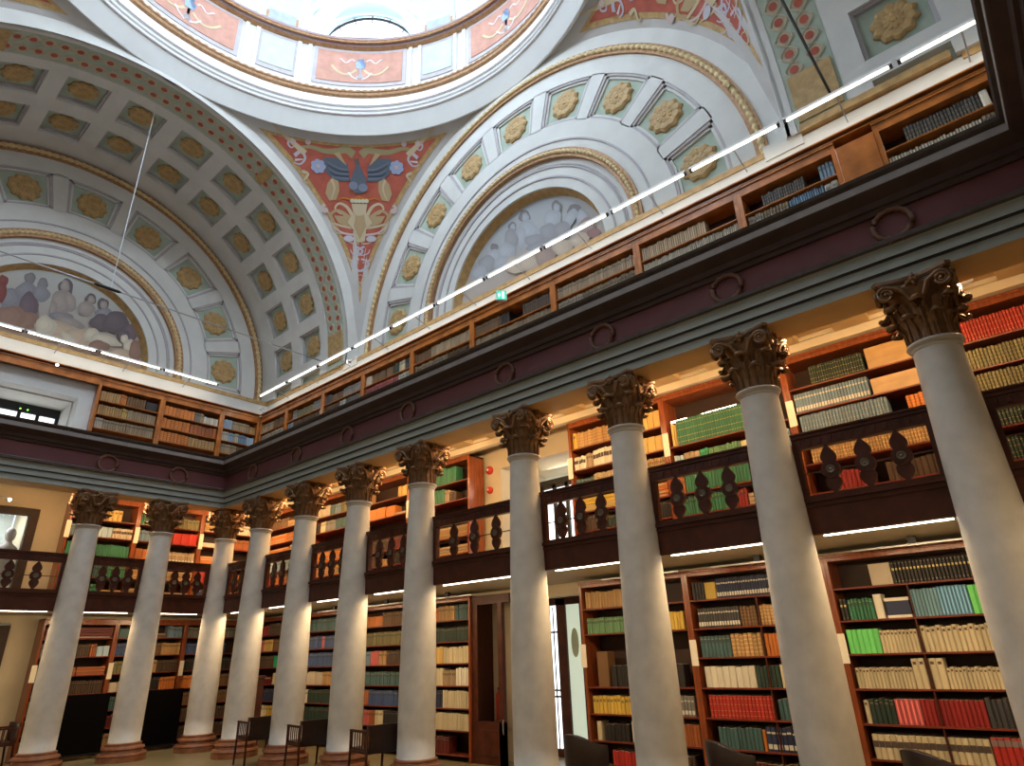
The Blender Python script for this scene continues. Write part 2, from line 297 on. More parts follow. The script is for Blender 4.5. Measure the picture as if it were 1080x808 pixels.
MUR_R=[(0.016,1.687,-0.161,-0.086,0.008,-0.16,'k'),(-0.007,1.652,-0.095,-0.051,0.006,-0.115,'v'),(-0.06,1.284,-0.255,-0.221,0.11,-0.196,'v'),(0.139,1.206,-0.142,-0.072,0.015,-0.303,'v'),(-0.23,0.933,-0.269,-0.134,0.01,-0.169,'g'),(0.359,1.592,-0.118,-0.061,0.006,-0.126,'k'),(0.345,1.576,-0.074,-0.038,0.004,-0.09,'v'),(0.408,1.297,-0.195,-0.098,0.011,-0.265,'g'),(0.544,1.047,-0.244,-0.118,0.009,-0.219,'v'),(0.896,1.309,-0.113,-0.055,0.004,-0.118,'k'),(0.928,1.096,-0.229,-0.109,0.006,-0.201,'v'),(1.115,1.001,-0.258,-0.12,0.005,-0.224,'g'),(1.385,0.897,-0.265,-0.12,0.003,-0.181,'v'),(0.654,0.831,-0.28,-0.041,-0.046,-0.146,'v'),(-0.841,1.446,-0.129,-0.071,0.013,-0.169,'k'),(-0.839,1.425,-0.078,-0.043,0.009,-0.118,'v'),(-0.71,1.209,-0.197,-0.178,0.107,-0.189,'v'),(-0.601,0.962,-0.216,-0.111,0.015,-0.207,'g'),(-0.402,0.718,-0.39,-0.126,-0.015,-0.133,'g'),(-1.276,1.121,-0.182,-0.099,0.013,-0.146,'k'),(-1.252,1.091,-0.073,-0.04,0.008,-0.089,'v'),(-1.423,0.872,-0.13,-0.094,0.053,-0.177,'v'),(-1.135,0.984,-0.101,-0.117,0.142,-0.146,'v'),(-0.948,0.827,-0.207,-0.107,0.016,-0.202,'g'),(-1.523,0.613,-0.193,-0.101,0.019,-0.194,'b'),(0.316,0.586,-0.282,-0.13,0.01,-0.211,'c'),(-0.063,0.496,-0.27,-0.126,0.014,-0.248,'c'),(-0.474,0.429,-0.258,-0.123,0.017,-0.242,'b'),(-0.916,0.424,-0.246,-0.12,0.016,-0.198,'c'),(-1.336,0.381,-0.228,-0.031,-0.04,-0.172,'c'),(-1.662,0.378,-0.151,-0.077,0.012,-0.114,'m')]
PC = dict(g=(.30, .29, .32), m=(.28, .09, .08), h=(.26, .24, .25), d=(.20, .15, .17), b=(.36, .22, .17), k=(.17, .14, .15), f=(.40, .34, .31), c=(.60, .46, .34), w=(.68, .60, .48), v=(.40, .42, .47))
def mural(frame, blobs, base, low, label, lighten=0):
    root = tag(empty('lunette_painting', frame(0, .27, 0)), label, 'painting')
    b = MB(); b.T = frame; n = 40
    for j in range(40):
        t0, t1 = j / 40, (j + 1) / 40; b.col = tuple(base[i] * t1 ** .6 + low[i] * (1 - t1 ** .6) for i in range(3))
        y0, y1 = 1.99 * t0, 1.99 * t1; x0 = math.sqrt(1.99 ** 2 - y0 ** 2); x1 = math.sqrt(max(0, 1.99 ** 2 - y1 ** 2))
        b.add([(-x0, .28, y0), (x0, .28, y0), (x1, .28, y1), (-x1, .28, y1)], [(0, 1, 2, 3)])
    o = b.obj('painted_ground', MT['paint']); o.parent = root; o.matrix_parent_inverse = Matrix.Translation(-Vector(root.location))
    b = MB(); b.T = frame; rnd = random.Random(5)
    for i, (u, w, ax, ay, bx, by, c) in enumerate(blobs):
        for q, (sc, lt) in enumerate(((1, .95), (.7, 1.05), (.38, 1.14))):
            b.col = tuple(min(1, (x * lt) * (1 - lighten) + lighten * .62) for x in PC[c]); vs = []
            ou, ow = u - .12 * ax * q, w + .1 * q * (abs(ay) + abs(by)) * .4
            for k in range(18):
                t = 2 * PI * k / 18; jr = 1 + .07 * math.sin(3 * t + i) + .05 * math.sin(5 * t + 2 * i)
                uu = ou + (ax * math.cos(t) + bx * math.sin(t)) * jr * sc; ww = max(0.0, ow + (ay * math.cos(t) + by * math.sin(t)) * jr * sc)
                rr = math.hypot(uu, ww)
                if rr > 1.92: uu *= 1.92 / rr; ww *= 1.92 / rr
                vs.append((uu, .278 - .0004 * (i * 3 + q), ww))
            b.add(vs, [tuple(range(18))])
    o = b.obj('painted_figures', MT['paint']); o.parent = root; o.matrix_parent_inverse = Matrix.Translation(-Vector(root.location))
mural(frame_L, MUR_L, (.55, .57, .55), (.42, .25, .16), 'painted lunette of seated draped figures in grey and cream, under the dark coffered vault')  # warm low tone: tube light's glow painted into the ground colour
mural(frame_R, MUR_R, (.46, .50, .54), (.55, .40, .30), 'pale blue-grey painted lunette of draped figures above the long gallery light rail', .22)
# barrel vaults (left end and near end)
def barrel(name, y0, y1, sgn):
    """sgn=+1: from the dome arch at y0 going +y"""
    root = struct(empty(name, (CX, y0, ZS)))
    def T(u, d, w): return (CX + u, y0 + sgn * d, ZS + w)
    def O(b, nm, mats, smooth=False):
        o = b.obj(nm, mats, smooth=smooth); o.parent = root; o.matrix_parent_inverse = Matrix.Translation(-Vector((CX, y0, ZS))); return o
    L = abs(y1 - y0); A0, A1 = -1.5, 181.5; rb = 5.067
    b = MB(); b.T = T; sector(b, rb, rb + .1, A0, A1, .0, .14); sector(b, rb + .02, rb + .1, A0, A1, .12, .9); sector(b, rb, rb + .1, A0, A1, .86, 1.17); sector(b, rb, rb + .1, A0, A1, 2.08, 2.52); sector(b, rb, rb + .1, A0, A1, 3.42, L + .1)
    for k in range(-7, 8):
        a = 90 + 13.4 * (k - .5)
        if -1.5 < a < 181.5: sector(b, rb, rb + .2, a - 2.0, a + 2.0, 1.1, 3.5, 2)
    sector(b, rb, 5.375, A0, A1, -.02, .05)
    O(b, 'vault_ribs', MT['stucco'])
    b = MB(); b.T = T; sector(b, rb + .13, rb + .2, A0, A1, .02, L); O(b, 'coffer_ground', MT['green'])
    b = MB(); b.T = T
    for k in range(-6, 7):
        a = 90 + 13.4 * k
        for d0, d1 in ((1.17, 2.08), (2.52, 3.42)):
            sector(b, rb + .06, rb + .2, a - 4.7, a - 4.2, d0, d1, 1); sector(b, rb + .06, rb + .2, a + 4.2, a + 4.7, d0, d1, 1)
            sector(b, rb + .06, rb + .2, a - 4.5, a + 4.5, d0, d0 + .05, 2); sector(b, rb + .06, rb + .2, a - 4.5, a + 4.5, d1 - .05, d1, 2)
    O(b, 'coffer_moulding', MT['lilac'])
    b = MB(); b.T = T; sector(b, rb + .012, rb + .03, A0, A1, .16, .84); O(b, 'guilloche_ground', MT['green'])
    b = MB(); b.T = T; c = MB(); c.T = T
    for row, dd in ((0, .33), (1, .65)):
        for i in range(57):
            a = 4 + i * 3.07 + row * 1.2
            if a > 176: continue
            for mm, rr, ro in ((c, .098, .006), (b, .062, -.004)):
                vs = []
                for k in range(12):
                    t = 2 * PI * k / 12; aa = R(a + math.degrees(rr * 1.05 * math.cos(t) / rb)); vs.append(((rb + ro) * math.cos(aa), dd + rr * math.sin(t), (rb + ro) * math.sin(aa)))
                mm.add(vs, [tuple(range(12))])
    for cd in (.33, .65):
        for ph in (0, PI):
            n = 900; pts = [((rb + .002) * math.cos(R(4 + 3.07 * 56.5 * i / n)), cd + .12 * math.cos(i / n * 56.5 * PI + ph + (0 if cd < .5 else -1.23)), (rb + .002) * math.sin(R(4 + 3.07 * 56.5 * i / n))) for i in range(n + 1)]
            c.tube(pts, .014, 4)
    O(c, 'guilloche_band', MT['ivory']); O(b, 'guilloche_dots', MT['terra'])
    b = MB(); b.T = T
    for a in (0, 58, 122, 166): sector(b, rb - .02, rb + .02, a if a < 100 else a + (5 if a == 166 else 0), a + (14 if a == 166 else 9 if a == 0 else 2.6), .2, .8)
    O(b, 'gilt_leaf_knot', MT['gilt'])
barrel('ceiling_barrel_left', CY + HS, 1.46, 1); barrel('ceiling_barrel_front', CY - HS, -17.466, -1)
# rosettes
def rosette_mesh(r, h, name):
    b = MB(); n = 40; rings = ((0, h * 1.15), (.10, h * 1.15), (.15, h * .92), (.22, h * 1.0), (.42, h * .9), (.48, h * .78), (.54, h * .86), (.82, h * .9), (.97, h * .5), (1.0, 0))
    vs = []
    for q, hh in rings:
        for i in range(n):
            t = 2 * PI * i / n; sc = 1 + (.07 if q > .3 else 0) * math.cos(10 * t) ; z = hh * (1 - .10 * (q > .25) * (math.cos(10 * t) < -.3)); vs.append((r * q * sc * math.cos(t), -z, r * q * sc * math.sin(t)))
    fs = [(j * n + i, j * n + (i + 1) % n, (j + 1) * n + (i + 1) % n, (j + 1) * n + i) for j in range(len(rings) - 1) for i in range(n)]
    b.add(vs, fs); return b.mesh(name, MT['gilt'], False)
ROS1 = rosette_mesh(.33, .075, 'rosette'); ROS2 = rosette_mesh(.285, .075, 'rosette')
NTH = ['lowest', 'second', 'third', 'fourth', 'fifth', 'sixth', 'seventh', 'eighth', 'ninth', 'tenth', 'eleventh', 'twelfth', 'thirteenth']
def put(o, loc, nrm, up):
    n = Vector(nrm).normalized(); z = Vector(up); z = (z - n * z.dot(n)).normalized(); x = n.cross(z) ; x = (-n).cross(z) * 1.0
    m = Matrix((x, -n, z)).transposed().to_4x4(); y = -n; x = y.cross(z); m = Matrix((x, y, z)).transposed().to_4x4()
    m.translation = Vector(loc); o.matrix_world = m
for k in range(9):
    a = R(90 + 20.45 * (k - 4)); u, w = 3.96 * math.cos(a), 3.96 * math.sin(a)
    o = inst('rosette', ROS1); put(o, frame_R(-u, .10, w), (-1, 0, 0), (0, -math.cos(a), math.sin(a)))
    tag(o, 'gilt rosette, %s coffer up from the right around the blue-grey right lunette' % NTH[k], 'rosette', 'rosettes of the right arch')
    o = inst('rosette', ROS1); put(o, frame_L(u, .10, w), (0, -1, 0), (math.cos(a), 0, math.sin(a)))
    tag(o, 'gilt rosette, %s coffer up from the right around the left lunette' % NTH[k], 'rosette', 'rosettes of the left arch')
for row, dd, wd in ((0, 1.625, 'row beside the red-dotted band'), (1, 2.97, 'row beside the gilt rope')):
    for k in range(13):
        a = R(90 + 13.4 * (k - 6)); r = 5.19; o = inst('rosette', ROS2)
        put(o, (CX + r * math.cos(a), CY + HS + dd, ZS + r * math.sin(a)), (-math.cos(a), 0, -math.sin(a)), (0, 1, 0))
        tag(o, 'gilt rosette of the left vault, %s from the right, %s' % (NTH[k], wd), 'rosette', 'rosettes of the left barrel vault')
    for k in range(3):
        a = R(90 + 13.4 * (k - 6)); o = inst('rosette', ROS2)
        put(o, (CX + 5.19 * math.cos(a), CY - HS - dd, ZS + 5.19 * math.sin(a)), (-math.cos(a), 0, -math.sin(a)), (0, 1, 0))
        tag(o, 'large gilt rosette at upper right, %s coffer up, %s' % (NTH[k], wd), 'rosette', 'rosettes of the near barrel vault')
for k in range(3):
    a = R(90 + 20.45 * (k - 4)); o = inst('rosette', ROS1); put(o, frame_F(3.96 * math.cos(a), .15, 3.96 * math.sin(a)), (0, 1, 0), (math.cos(a), 0, math.sin(a)))
    tag(o, 'gilt rosette on the end wall of the near vault, %s coffer up its arch' % NTH[k], 'rosette', 'rosettes of the near arch')
# pendentives on a sphere
RS = 7.591
def sph(az, z, off=0):
    rh = math.sqrt(max(0, (RS - off) ** 2 - (z - ZS) ** 2)); return (CX + rh * math.cos(az), CY + rh * math.sin(az), z)
def zlow(az, e=0):
    rh = (HS - e) / max(abs(math.cos(az)), abs(math.sin(az))); return ZS + math.sqrt(max(0, RS ** 2 - rh ** 2)) if rh < RS else ZS
b = MB()
for q in range(4):
    n, mN = 48, 12; base = len(b.v); vs = []
    for i in range(n + 1):
        az = R(90 * q + 90 * i / n); zl = zlow(az); zt = 13.82
        for j in range(mN + 1): z = zl + (zt - zl) * j / mN; vs.append(sph(az, min(max(z, ZS), 13.84)))
    b.add(vs, [(i * (mN + 1) + j, (i + 1) * (mN + 1) + j, (i + 1) * (mN + 1) + j + 1, i * (mN + 1) + j + 1) for i in range(n) for j in range(mN)])
struct(b.obj('ceiling_pendentives', MT['grey'], smooth=True))
def ribbon(b, az0, pts, wid, off, col, taper=True):
    b.col = col; n = len(pts); P = []
    # catmull
    for i in range(n - 1):
        p0, p1, p2, p3 = pts[max(i - 1, 0)], pts[i], pts[i + 1], pts[min(i + 2, n - 1)]
        for k in range(6):
            t = k / 6; P.append(tuple(.5 * (2 * p1[c] + (p2[c] - p0[c]) * t + (2 * p0[c] - 5 * p1[c] + 4 * p2[c] - p3[c]) * t * t + (3 * p1[c] - p0[c] - 3 * p2[c] + p3[c]) * t ** 3) for c in (0, 1)))
    P.append(pts[-1]); vs = []; m = len(P)
    for i, p in enumerate(P):
        a = P[max(i - 1, 0)]; c = P[min(i + 1, m - 1)]; tx, ty = c[0] - a[0], c[1] - a[1]; l = math.hypot(tx, ty) or 1
        w = wid * (1 - .75 * i / m if taper else 1) / 2; vs += [pend(az0, p[0] - ty / l * w, p[1] + tx / l * w, off), pend(az0, p[0] + ty / l * w, p[1] - tx / l * w, off)]
    b.add(vs, [(2 * i, 2 * i + 1, 2 * i + 3, 2 * i + 2) for i in range(m - 1)])
def pend(az0, X, Y, off):     # drawing board 0..1160 wide, apex at Y=1007
    s = (X - 580) / 199.0; z = 14.217 - Y / 261.7; return sph(az0 - s / 6.4, min(z, 13.8), off)
def poly(b, az0, pts, off, col):
    b.col = col; cx = sum(p[0] for p in pts) / len(pts); cy = sum(p[1] for p in pts) / len(pts); vs = [pend(az0, cx, cy, off)] + [pend(az0, *p, off) for p in pts]; n = len(pts)
    b.add(vs, [(0, i + 1, (i + 1) % n + 1) for i in range(n)])
def circ(b, az0, x, y, rx, ry, off, col, n=14): poly(b, az0, [(x + rx * math.cos(2 * PI * k / n), y + ry * math.sin(2 * PI * k / n)) for k in range(n)], off, col)
for q, az0 in enumerate((R(45), R(-45), R(135), R(-135))):
    root = struct(empty('ceiling_pendentive_painting', sph(az0, 12, 0)))
    def O(b, nm, mats):
        o = b.obj(nm, mats, smooth=False); o.parent = root; o.matrix_parent_inverse = Matrix.Translation(-Vector(root.location)); return o
    for e, off, nm, mt, zt in ((.11, .012, 'gilt_border', MT['gilt'], 13.60), (.19, .02, 'red_ground', MT['terra'], 13.545)):
        b = MB(); n, mN = 48, 10; vs = []; lim = math.acos(min(1, (HS - e) / math.sqrt(RS ** 2 - (zt - ZS) ** 2)))
        for i in range(n + 1):
            az = az0 + (-1 + 2 * i / n) * (PI / 4 - lim); azq = az; zl = max(zlow(azq, e), ZS)
            if abs(az - az0) < 1e-9: zl = zlow(az, e)
            for j in range(mN + 1): vs.append(sph(az, zl + (zt - zl) * j / mN, off))
        b.add(vs, [(i * (mN + 1) + j, (i + 1) * (mN + 1) + j, (i + 1) * (mN + 1) + j + 1, i * (mN + 1) + j + 1) for i in range(n) for j in range(mN)]); O(b, nm, mt)
    b = MB(); K = (.055, .07, .10); K2 = (.12, .145, .19); BG = (.50, .36, .20); BG2 = (.62, .50, .33); LV = (.55, .50, .58); BL = (.36, .42, .62); PK = (.66, .52, .50); OR = (.62, .22, .03); OL = (.36, .30, .16)
    for sg in (1, -1):
        X = lambda x: 580 + sg * (x - 580)
        rb = lambda pts, w, c, o=.028, tp=True: ribbon(b, az0, [(X(x), y) for x, y in pts], w, o, c, tp)
        pl_ = lambda pts, c, o=.032: poly(b, az0, [(X(x), y) for x, y in pts], o, c)
        rb([(560, 215), (520, 190), (470, 200), (400, 205), (320, 195), (250, 215)], 42, OL, .026); rb([(300, 230), (230, 190), (180, 165), (115, 128)], 30, BG2)
        rb([(230, 170), (205, 195), (225, 215), (250, 195)], 14, LV); circ(b, az0, X(310), 175, 16, 13, .034, PK); circ(b, az0, X(230), 185, 16, 14, .034, PK)
        rb([(245, 250), (275, 225), (300, 250), (280, 285), (245, 285)], 20, LV); rb([(250, 270), (290, 260)], 12, (.7, .66, .7)); rb([(290, 320), (320, 330), (300, 370), (320, 375)], 18, BG2)
        pl_([(540, 345), (470, 350), (420, 320), (385, 270), (400, 235), (440, 235), (480, 230), (525, 262), (525, 300)], K2); pl_([(520, 270), (480, 205), (450, 215), (480, 240)], BG, .036)
        for i in range(5): rb([(530, 290 + 11 * i), (480 - 6 * i, 285 + 12 * i), (410 - 5 * i + 12 * i, 255 + 17 * i)], 13, K if i % 2 else (.17, .2, .26), .038)
        for i in range(7):
            t = 2 * PI * i / 7; circ(b, az0, X(370 + 25 * math.cos(t)), 285 + 23 * math.sin(t), 15, 14, .04, BL)
        circ(b, az0, X(370), 285, 11, 10, .044, PK)
        pl_([(445, 330), (475, 345), (480, 400), (465, 450), (430, 460), (410, 420), (420, 365)], BG); rb([(440, 345), (455, 390), (440, 450)], 14, BG2, .038)
        rb([(410, 480), (400, 500), (430, 530)], 18, PK); circ(b, az0, X(410), 515, 17, 16, .034, PK)
        rb([(555, 560), (520, 490), (480, 470), (460, 500), (490, 530)], 20, BG2); rb([(570, 600), (520, 540), (470, 510), (440, 540), (455, 580)], 26, BG); pl_([(575, 520), (520, 540), (455, 540), (475, 580), (520, 600), (560, 590)], BG, .030)
        rb([(560, 610), (500, 600), (450, 590), (470, 640), (520, 640)], 18, BG2); rb([(560, 650), (500, 640), (460, 610), (440, 570)], 14, PK)
        circ(b, az0, X(527), 675, 24, 20, .036, (.6, .55, .62)); rb([(575, 700), (540, 700), (500, 670), (480, 660)], 12, BG2)
        rb([(560, 720), (590, 745), (575, 775), (545, 765), (535, 740)], 13, LV); rb([(575, 800), (540, 810), (520, 790)], 12, PK); rb([(580, 880), (545, 850), (545, 820), (570, 825)], 16, LV); rb([(578, 960), (560, 925), (580, 900)], 12, BG2)
        rb([(585, 430), (540, 445), (500, 440), (470, 455)], 14, OR, .04); rb([(600, 412), (560, 405), (520, 400)], 9, (.3, .1, .04), .042)
    poly(b, az0, [(580, 255), (598, 285), (618, 330), (622, 385), (600, 412), (560, 412), (538, 385), (542, 330), (562, 285)], .045, K2); circ(b, az0, 552, 372, 24, 22, .049, (.22, .25, .33)); circ(b, az0, 602, 382, 24, 22, .049, (.22, .25, .33)); poly(b, az0, [(570, 265), (560, 240), (585, 232), (590, 265)], .048, (.13, .12, .12))
    poly(b, az0, [(540, 470), (620, 470), (612, 520), (640, 580), (610, 620), (603, 690), (580, 700), (557, 690), (550, 620), (520, 580), (548, 520)], .042, BG2); poly(b, az0, [(565, 520), (600, 520), (610, 600), (580, 680), (550, 600)], .046, BG)
    for x in range(545, 625, 18): circ(b, az0, x, 455, 11, 12, .048, (.66, .6, .45))
    O(b, 'painted_ornament', MT['paint'])
# dome ring, painted frieze, drum with eight arched windows, dome
def dl(prof, mats_mi, name, mats, smooth=True, n=128):
    b = MB()
    for i in range(len(prof) - 1):
        b.mi = mats_mi[i]; b.lathe([prof[i], prof[i + 1]], n, (CX, CY), False)
    return struct(b.obj(name, mats, smooth=smooth))
root = dl([(5.50, 13.78), (5.40, 13.66), (5.36, 13.655), (5.14, 14.06), (5.10, 14.065), (5.10, 14.09), (5.14, 14.10), (5.13, 14.19), (5.10, 14.20), (5.10, 14.22), (5.14, 14.23), (5.13, 14.33), (5.09, 14.34), (5.09, 14.37), (5.13, 14.38), (5.14, 14.64), (5.20, 14.72)],
   [0, 0, 0, 0, 1, 0, 0, 0, 1, 0, 0, 0, 1, 0, 0, 0], 'ceiling_dome_ring', [MT['ring'], MT['line']], False)
def ring_rope(name, r, z, rad, mt, per=2.0):
    b = MB(); n = int(360 / per) * 4
    b.tube([(CX + r * math.cos(2 * PI * i / n), CY + r * math.sin(2 * PI * i / n), z) for i in range(n)], [rad * (1.15 if i % 4 in (1, 2) else .75) for i in range(n)], 6, True)
    return struct(b.obj(name, mt, smooth=True))
dl([(5.20, 14.70), (5.12, 14.74), (5.10, 14.80), (5.2, 14.86), (5.22, 14.93), (5.32, 15.0)], [0, 0, 1, 0, 0], 'trim_6', [MT['rope'], MT['soffit']], False)
ring_rope('trim_7', 5.13, 14.86, .05, MT['rope'])
dl([(5.32, 15.0), (5.32, 16.55)], [0], 'ceiling_dome_frieze', [MT['stucco']])
dl([(5.32, 16.5), (5.2, 16.56), (5.16, 16.62), (5.10, 16.68), (5.12, 16.78), (5.3, 16.86), (5.45, 16.88)], [0, 1, 0, 1, 0, 0], 'trim_8', [MT['rope'], MT['line']], False)
ring_rope('trim_9', 5.13, 16.62, .035, MT['rope'])
def fpanel(b, c, hw, z0, z1, r, d):
    n = 8; vs = []
    for i in range(n + 1):
        a = R(c - hw + 2 * hw * i / n); vs += [(CX + r * math.cos(a), CY + r * math.sin(a), z0), (CX + r * math.cos(a), CY + r * math.sin(a), z1), (CX + (r + d) * math.cos(a), CY + (r + d) * math.sin(a), z0), (CX + (r + d) * math.cos(a), CY + (r + d) * math.sin(a), z1)]
    fs = []
    for i in range(n): k = 4 * i; fs += [(k, k + 4, k + 5, k + 1), (k, k + 2, k + 6, k + 4), (k + 1, k + 5, k + 7, k + 3)]
    fs += [(0, 1, 3, 2), (4 * n, 4 * n + 2, 4 * n + 3, 4 * n + 1)]; b.add(vs, fs)
b = MB()
for k in range(8):
    b.mi = 1; fpanel(b, 45 * k, 13.0, 15.24, 16.56 - .0, 5.30, .02); b.mi = 0; fpanel(b, 45 * k, 11.9, 15.36, 16.42, 5.285, .03)
    b.mi = 1; fpanel(b, 45 * k + 22.5, 5.2, 15.26, 16.50, 5.295, .02); b.mi = 2; fpanel(b, 45 * k + 22.5, 4.3, 15.40, 16.38, 5.28, .03)
    b.mi = 3
    for q in (14.2, 17.0): fpanel(b, 45 * k + q, .5, 15.05, 16.5, 5.27, .05); fpanel(b, 45 * k - q, .5, 15.05, 16.5, 5.27, .05)
struct(b.obj('trim_10', [MT['pink'], MT['lilac'], MT['mint'], MT['stucco']]))
b = MB()
for k in range(8):     # garland with blue vase in each red panel
    def D(u, z): a = R(45 * k) - u / 5.28; return (CX + 5.275 * math.cos(a), CY + 5.275 * math.sin(a), z)
    b.T = lambda u, d, z: D(u, z)
    for sg in (1, -1):
        b.col = (.62, .52, .33); b.tube([(sg * (.1 + .07 * i), 0, 15.62 + .016 * (i - 4) ** 2 * .7) for i in range(10)], .035, 5)
        b.col = (.7, .62, .62); b.tube([(sg * (.15 + .05 * i), 0, 16.1 + .07 * math.sin(i)) for i in range(9)], .022, 5); b.tube([(sg * .05, 0, 15.45), (sg * .2, 0, 15.55), (sg * .3, 0, 15.7)], .025, 5)
    b.col = (.35, .45, .68); b.prism([(-.1, 15.85), (.1, 15.85), (.14, 16.05), (.06, 16.12), (.1, 16.2), (-.1, 16.2), (-.06, 16.12), (-.14, 16.05)], 0, .01)
    b.col = (.75, .72, .75); b.prism([(-.12, 15.5), (.12, 15.5), (.03, 15.65), (.03, 15.85), (-.03, 15.85), (-.03, 15.65)], 0, .01)
struct(b.obj('trim_11', MT['paint']))
b = MB(); n = 16 * 8; RD = 5.4; zb, zt = 16.86, 20.4; hw = 17.3; zsp = 17.25; rise = 1.75
def ztop(da): 
    t = abs(da) / hw; return zsp + rise * math.sqrt(max(0, 1 - t * t))
for k in range(8):
    st = [-22.5, -20, -hw - .001] + [-hw + 2 * hw * i / 20 for i in range(21)] + [hw + .001, 20, 22.5]
    for i in range(len(st) - 1):
        a0, a1 = st[i], st[i + 1]; op = abs(a0) <= hw and abs(a1) <= hw
        def P(a, z, r=RD): q = R(45 * k + a); rr = r - max(0, (z - 18.2)) * .25; return (CX + rr * math.cos(q), CY + rr * math.sin(q), z)
        if op:
            b.add([P(a0, ztop(a0)), P(a1, ztop(a1)), P(a1, zt), P(a0, zt)], [(0, 1, 2, 3)])
            # reveal to the glass
            def G(a, z): q = R(45 * k + a * .70); return (CX + 6.35 * math.cos(q), CY + 6.35 * math.sin(q), z)
            b.mi = 1; b.add([P(a0, ztop(a0)), P(a1, ztop(a1)), G(a1, ztop(a1) + .25), G(a0, ztop(a0) + .25)], [(0, 1, 2, 3)]); b.mi = 0
        else: b.add([P(a0, zb), P(a1, zb), P(a1, zt), P(a0, zt)], [(0, 1, 2, 3)])
    b.mi = 1; b.add([P(-hw, zb), G(-hw, zb), G(-hw, zsp + .25), P(-hw, zsp)], [(0, 1, 2, 3)]); b.add([P(hw, zb), G(hw, zb), G(hw, zsp + .25), P(hw, zsp)], [(0, 1, 2, 3)]); b.add([P(-hw, zb), P(hw, zb), G(hw, zb + .2), G(-hw, zb + .2)], [(0, 1, 2, 3)]); b.mi = 0
struct(b.obj('wall_drum', [mat('drum_plaster', (.55, .60, .62), .8, var=.04), mat('pale_blue_reveal', (.42, .56, .62), .8)]))
b = MB()
for k in range(8):     # painted pier panels and mouldings round the arches
    b.mi = 1; fpanel(b, 45 * k + 22.5, 4.3, 16.95, 18.6, 5.33, .05); b.mi = 0; fpanel(b, 45 * k + 22.5, 3.7, 17.02, 18.5, 5.32, .05)
struct(b.obj('trim_12', [mat('grey_blue_paint', (.40, .44, .46), .8, var=.15), MT['rope']]))
b = MB()
for k in range(8):
    for rr, hh in ((5.6, 15.9), (6.1, 13.4)):
        b.tube([(CX + rr * math.cos(R(45 * k + hh * math.cos(R(t)))), CY + rr * math.sin(R(45 * k + hh * math.cos(R(t)))), 17.25 + (rr - 5.4) * .25 + 1.62 * math.sin(R(t))) for t in range(0, 181, 10)], .03, 5)
struct(b.obj('trim_13', MT['lilac']))
for k in range(8):
    a = R(45 * k); w = struct(empty('window_%d' % (k + 1), (CX + 6.4 * math.cos(a), CY + 6.4 * math.sin(a), 16.9), a + PI / 2))
    pts = [(-1.62, 0), (1.62, 0), (1.62, .5)] + [(1.62 * math.cos(R(t)), .5 + 1.9 * math.sin(R(t))) for t in range(10, 180, 10)] + [(-1.62, .5)]
    b = MB(); b.prism(pts, -.03, 0); inst('window_pane', b.mesh('window_pane', MT['pane']), w)
    b = MB()
    for t in range(10, 180, 20): c, s = math.cos(R(t)), math.sin(R(t)); b.tube([(1.34 * c, .06, .5 + 1.55 * s), (1.62 * c, .06, .5 + 1.9 * s)], .018, 5)
    b.tube([(1.5 * math.cos(R(t)), .06, .5 + 1.74 * math.sin(R(t))) for t in range(0, 181, 10)], .04, 6); b.box(-1.6, 1.6, .02, .08, 0, .06)
    inst('window_frame', b.mesh('window_frame', MT['blackm']), w)
b = MB(); b.lathe([(5.55 * math.cos(R(t)) * .88, 20.4 + 3.6 * math.sin(R(t))) for t in range(0, 76, 5)], 64, (CX, CY), False)
b.lathe([(7.4, 16.8), (7.4, 20.4), (4.8, 20.5)], 48, (CX, CY), False); struct(b.obj('ceiling_dome', MT['ring'], smooth=True))
b = MB(); b.lathe([(0.01, 24.0), (1.5, 23.9)], 32, (CX, CY), False); w = struct(b.obj('window_9', MT['pane']))  # unseen glowing disc added at the dome top to go with the fill
# ------------------------------------------------------------------ columns
def leaf_mesh(h, w, out, name):
    b = MB(); n = 10; m = 4; vs = []
    for i in range(n + 1):
        t = i / n; z = h * min(1, t * 1.18); y = -.01 - out * t ** 3.2
        if t > .84: q = (t - .84) / .16; z = h * (.99 - .20 * q * q); y = -.01 - out * (.57 + .62 * q)
        wd = w * (1 - .25 * t ** 2) * (1 + .13 * math.cos(t * 22)) * (1 - .30 * max(0, t - .85) / .15)
        for j in range(-m, m + 1):
            s = j / m; vs.append((wd * s / 2, y + .035 * abs(s) ** 1.5 - .012 * math.cos(s * 9), z))
    k = 2 * m + 1; b.add(vs, [(i * k + j, i * k + j + 1, (i + 1) * k + j + 1, (i + 1) * k + j) for i in range(n) for j in range(k - 1)])
    off = len(b.v); b.add([(x, y + .018, z) for x, y, z in vs], [(i * k + j, (i + 1) * k + j, (i + 1) * k + j + 1, i * k + j + 1) for i in range(n) for j in range(k - 1)])
    yt = -.01 - out * 1.12; zt = h * .86; b.tube([(-w * .36, yt + .045, zt - .012), (-w * .26, yt + .012, zt), (-w * .1, yt, zt + .008), (w * .1, yt, zt + .008), (w * .26, yt + .012, zt), (w * .36, yt + .045, zt - .012)], [.010, .020, .026, .026, .020, .010], 8)
    b.tube([(0, -.012, 0), (0, -.02, h * .5), (0, -.03 - out * .35, h * .85)], [.014, .012, .010], 6)
    return b.mesh(name, MT['bronze'], True)
LEAF1 = leaf_mesh(.26, .150, .125, 'acanthus_leaf'); LEAF2 = leaf_mesh(.43, .165, .15, 'acanthus_leaf')
b = MB()
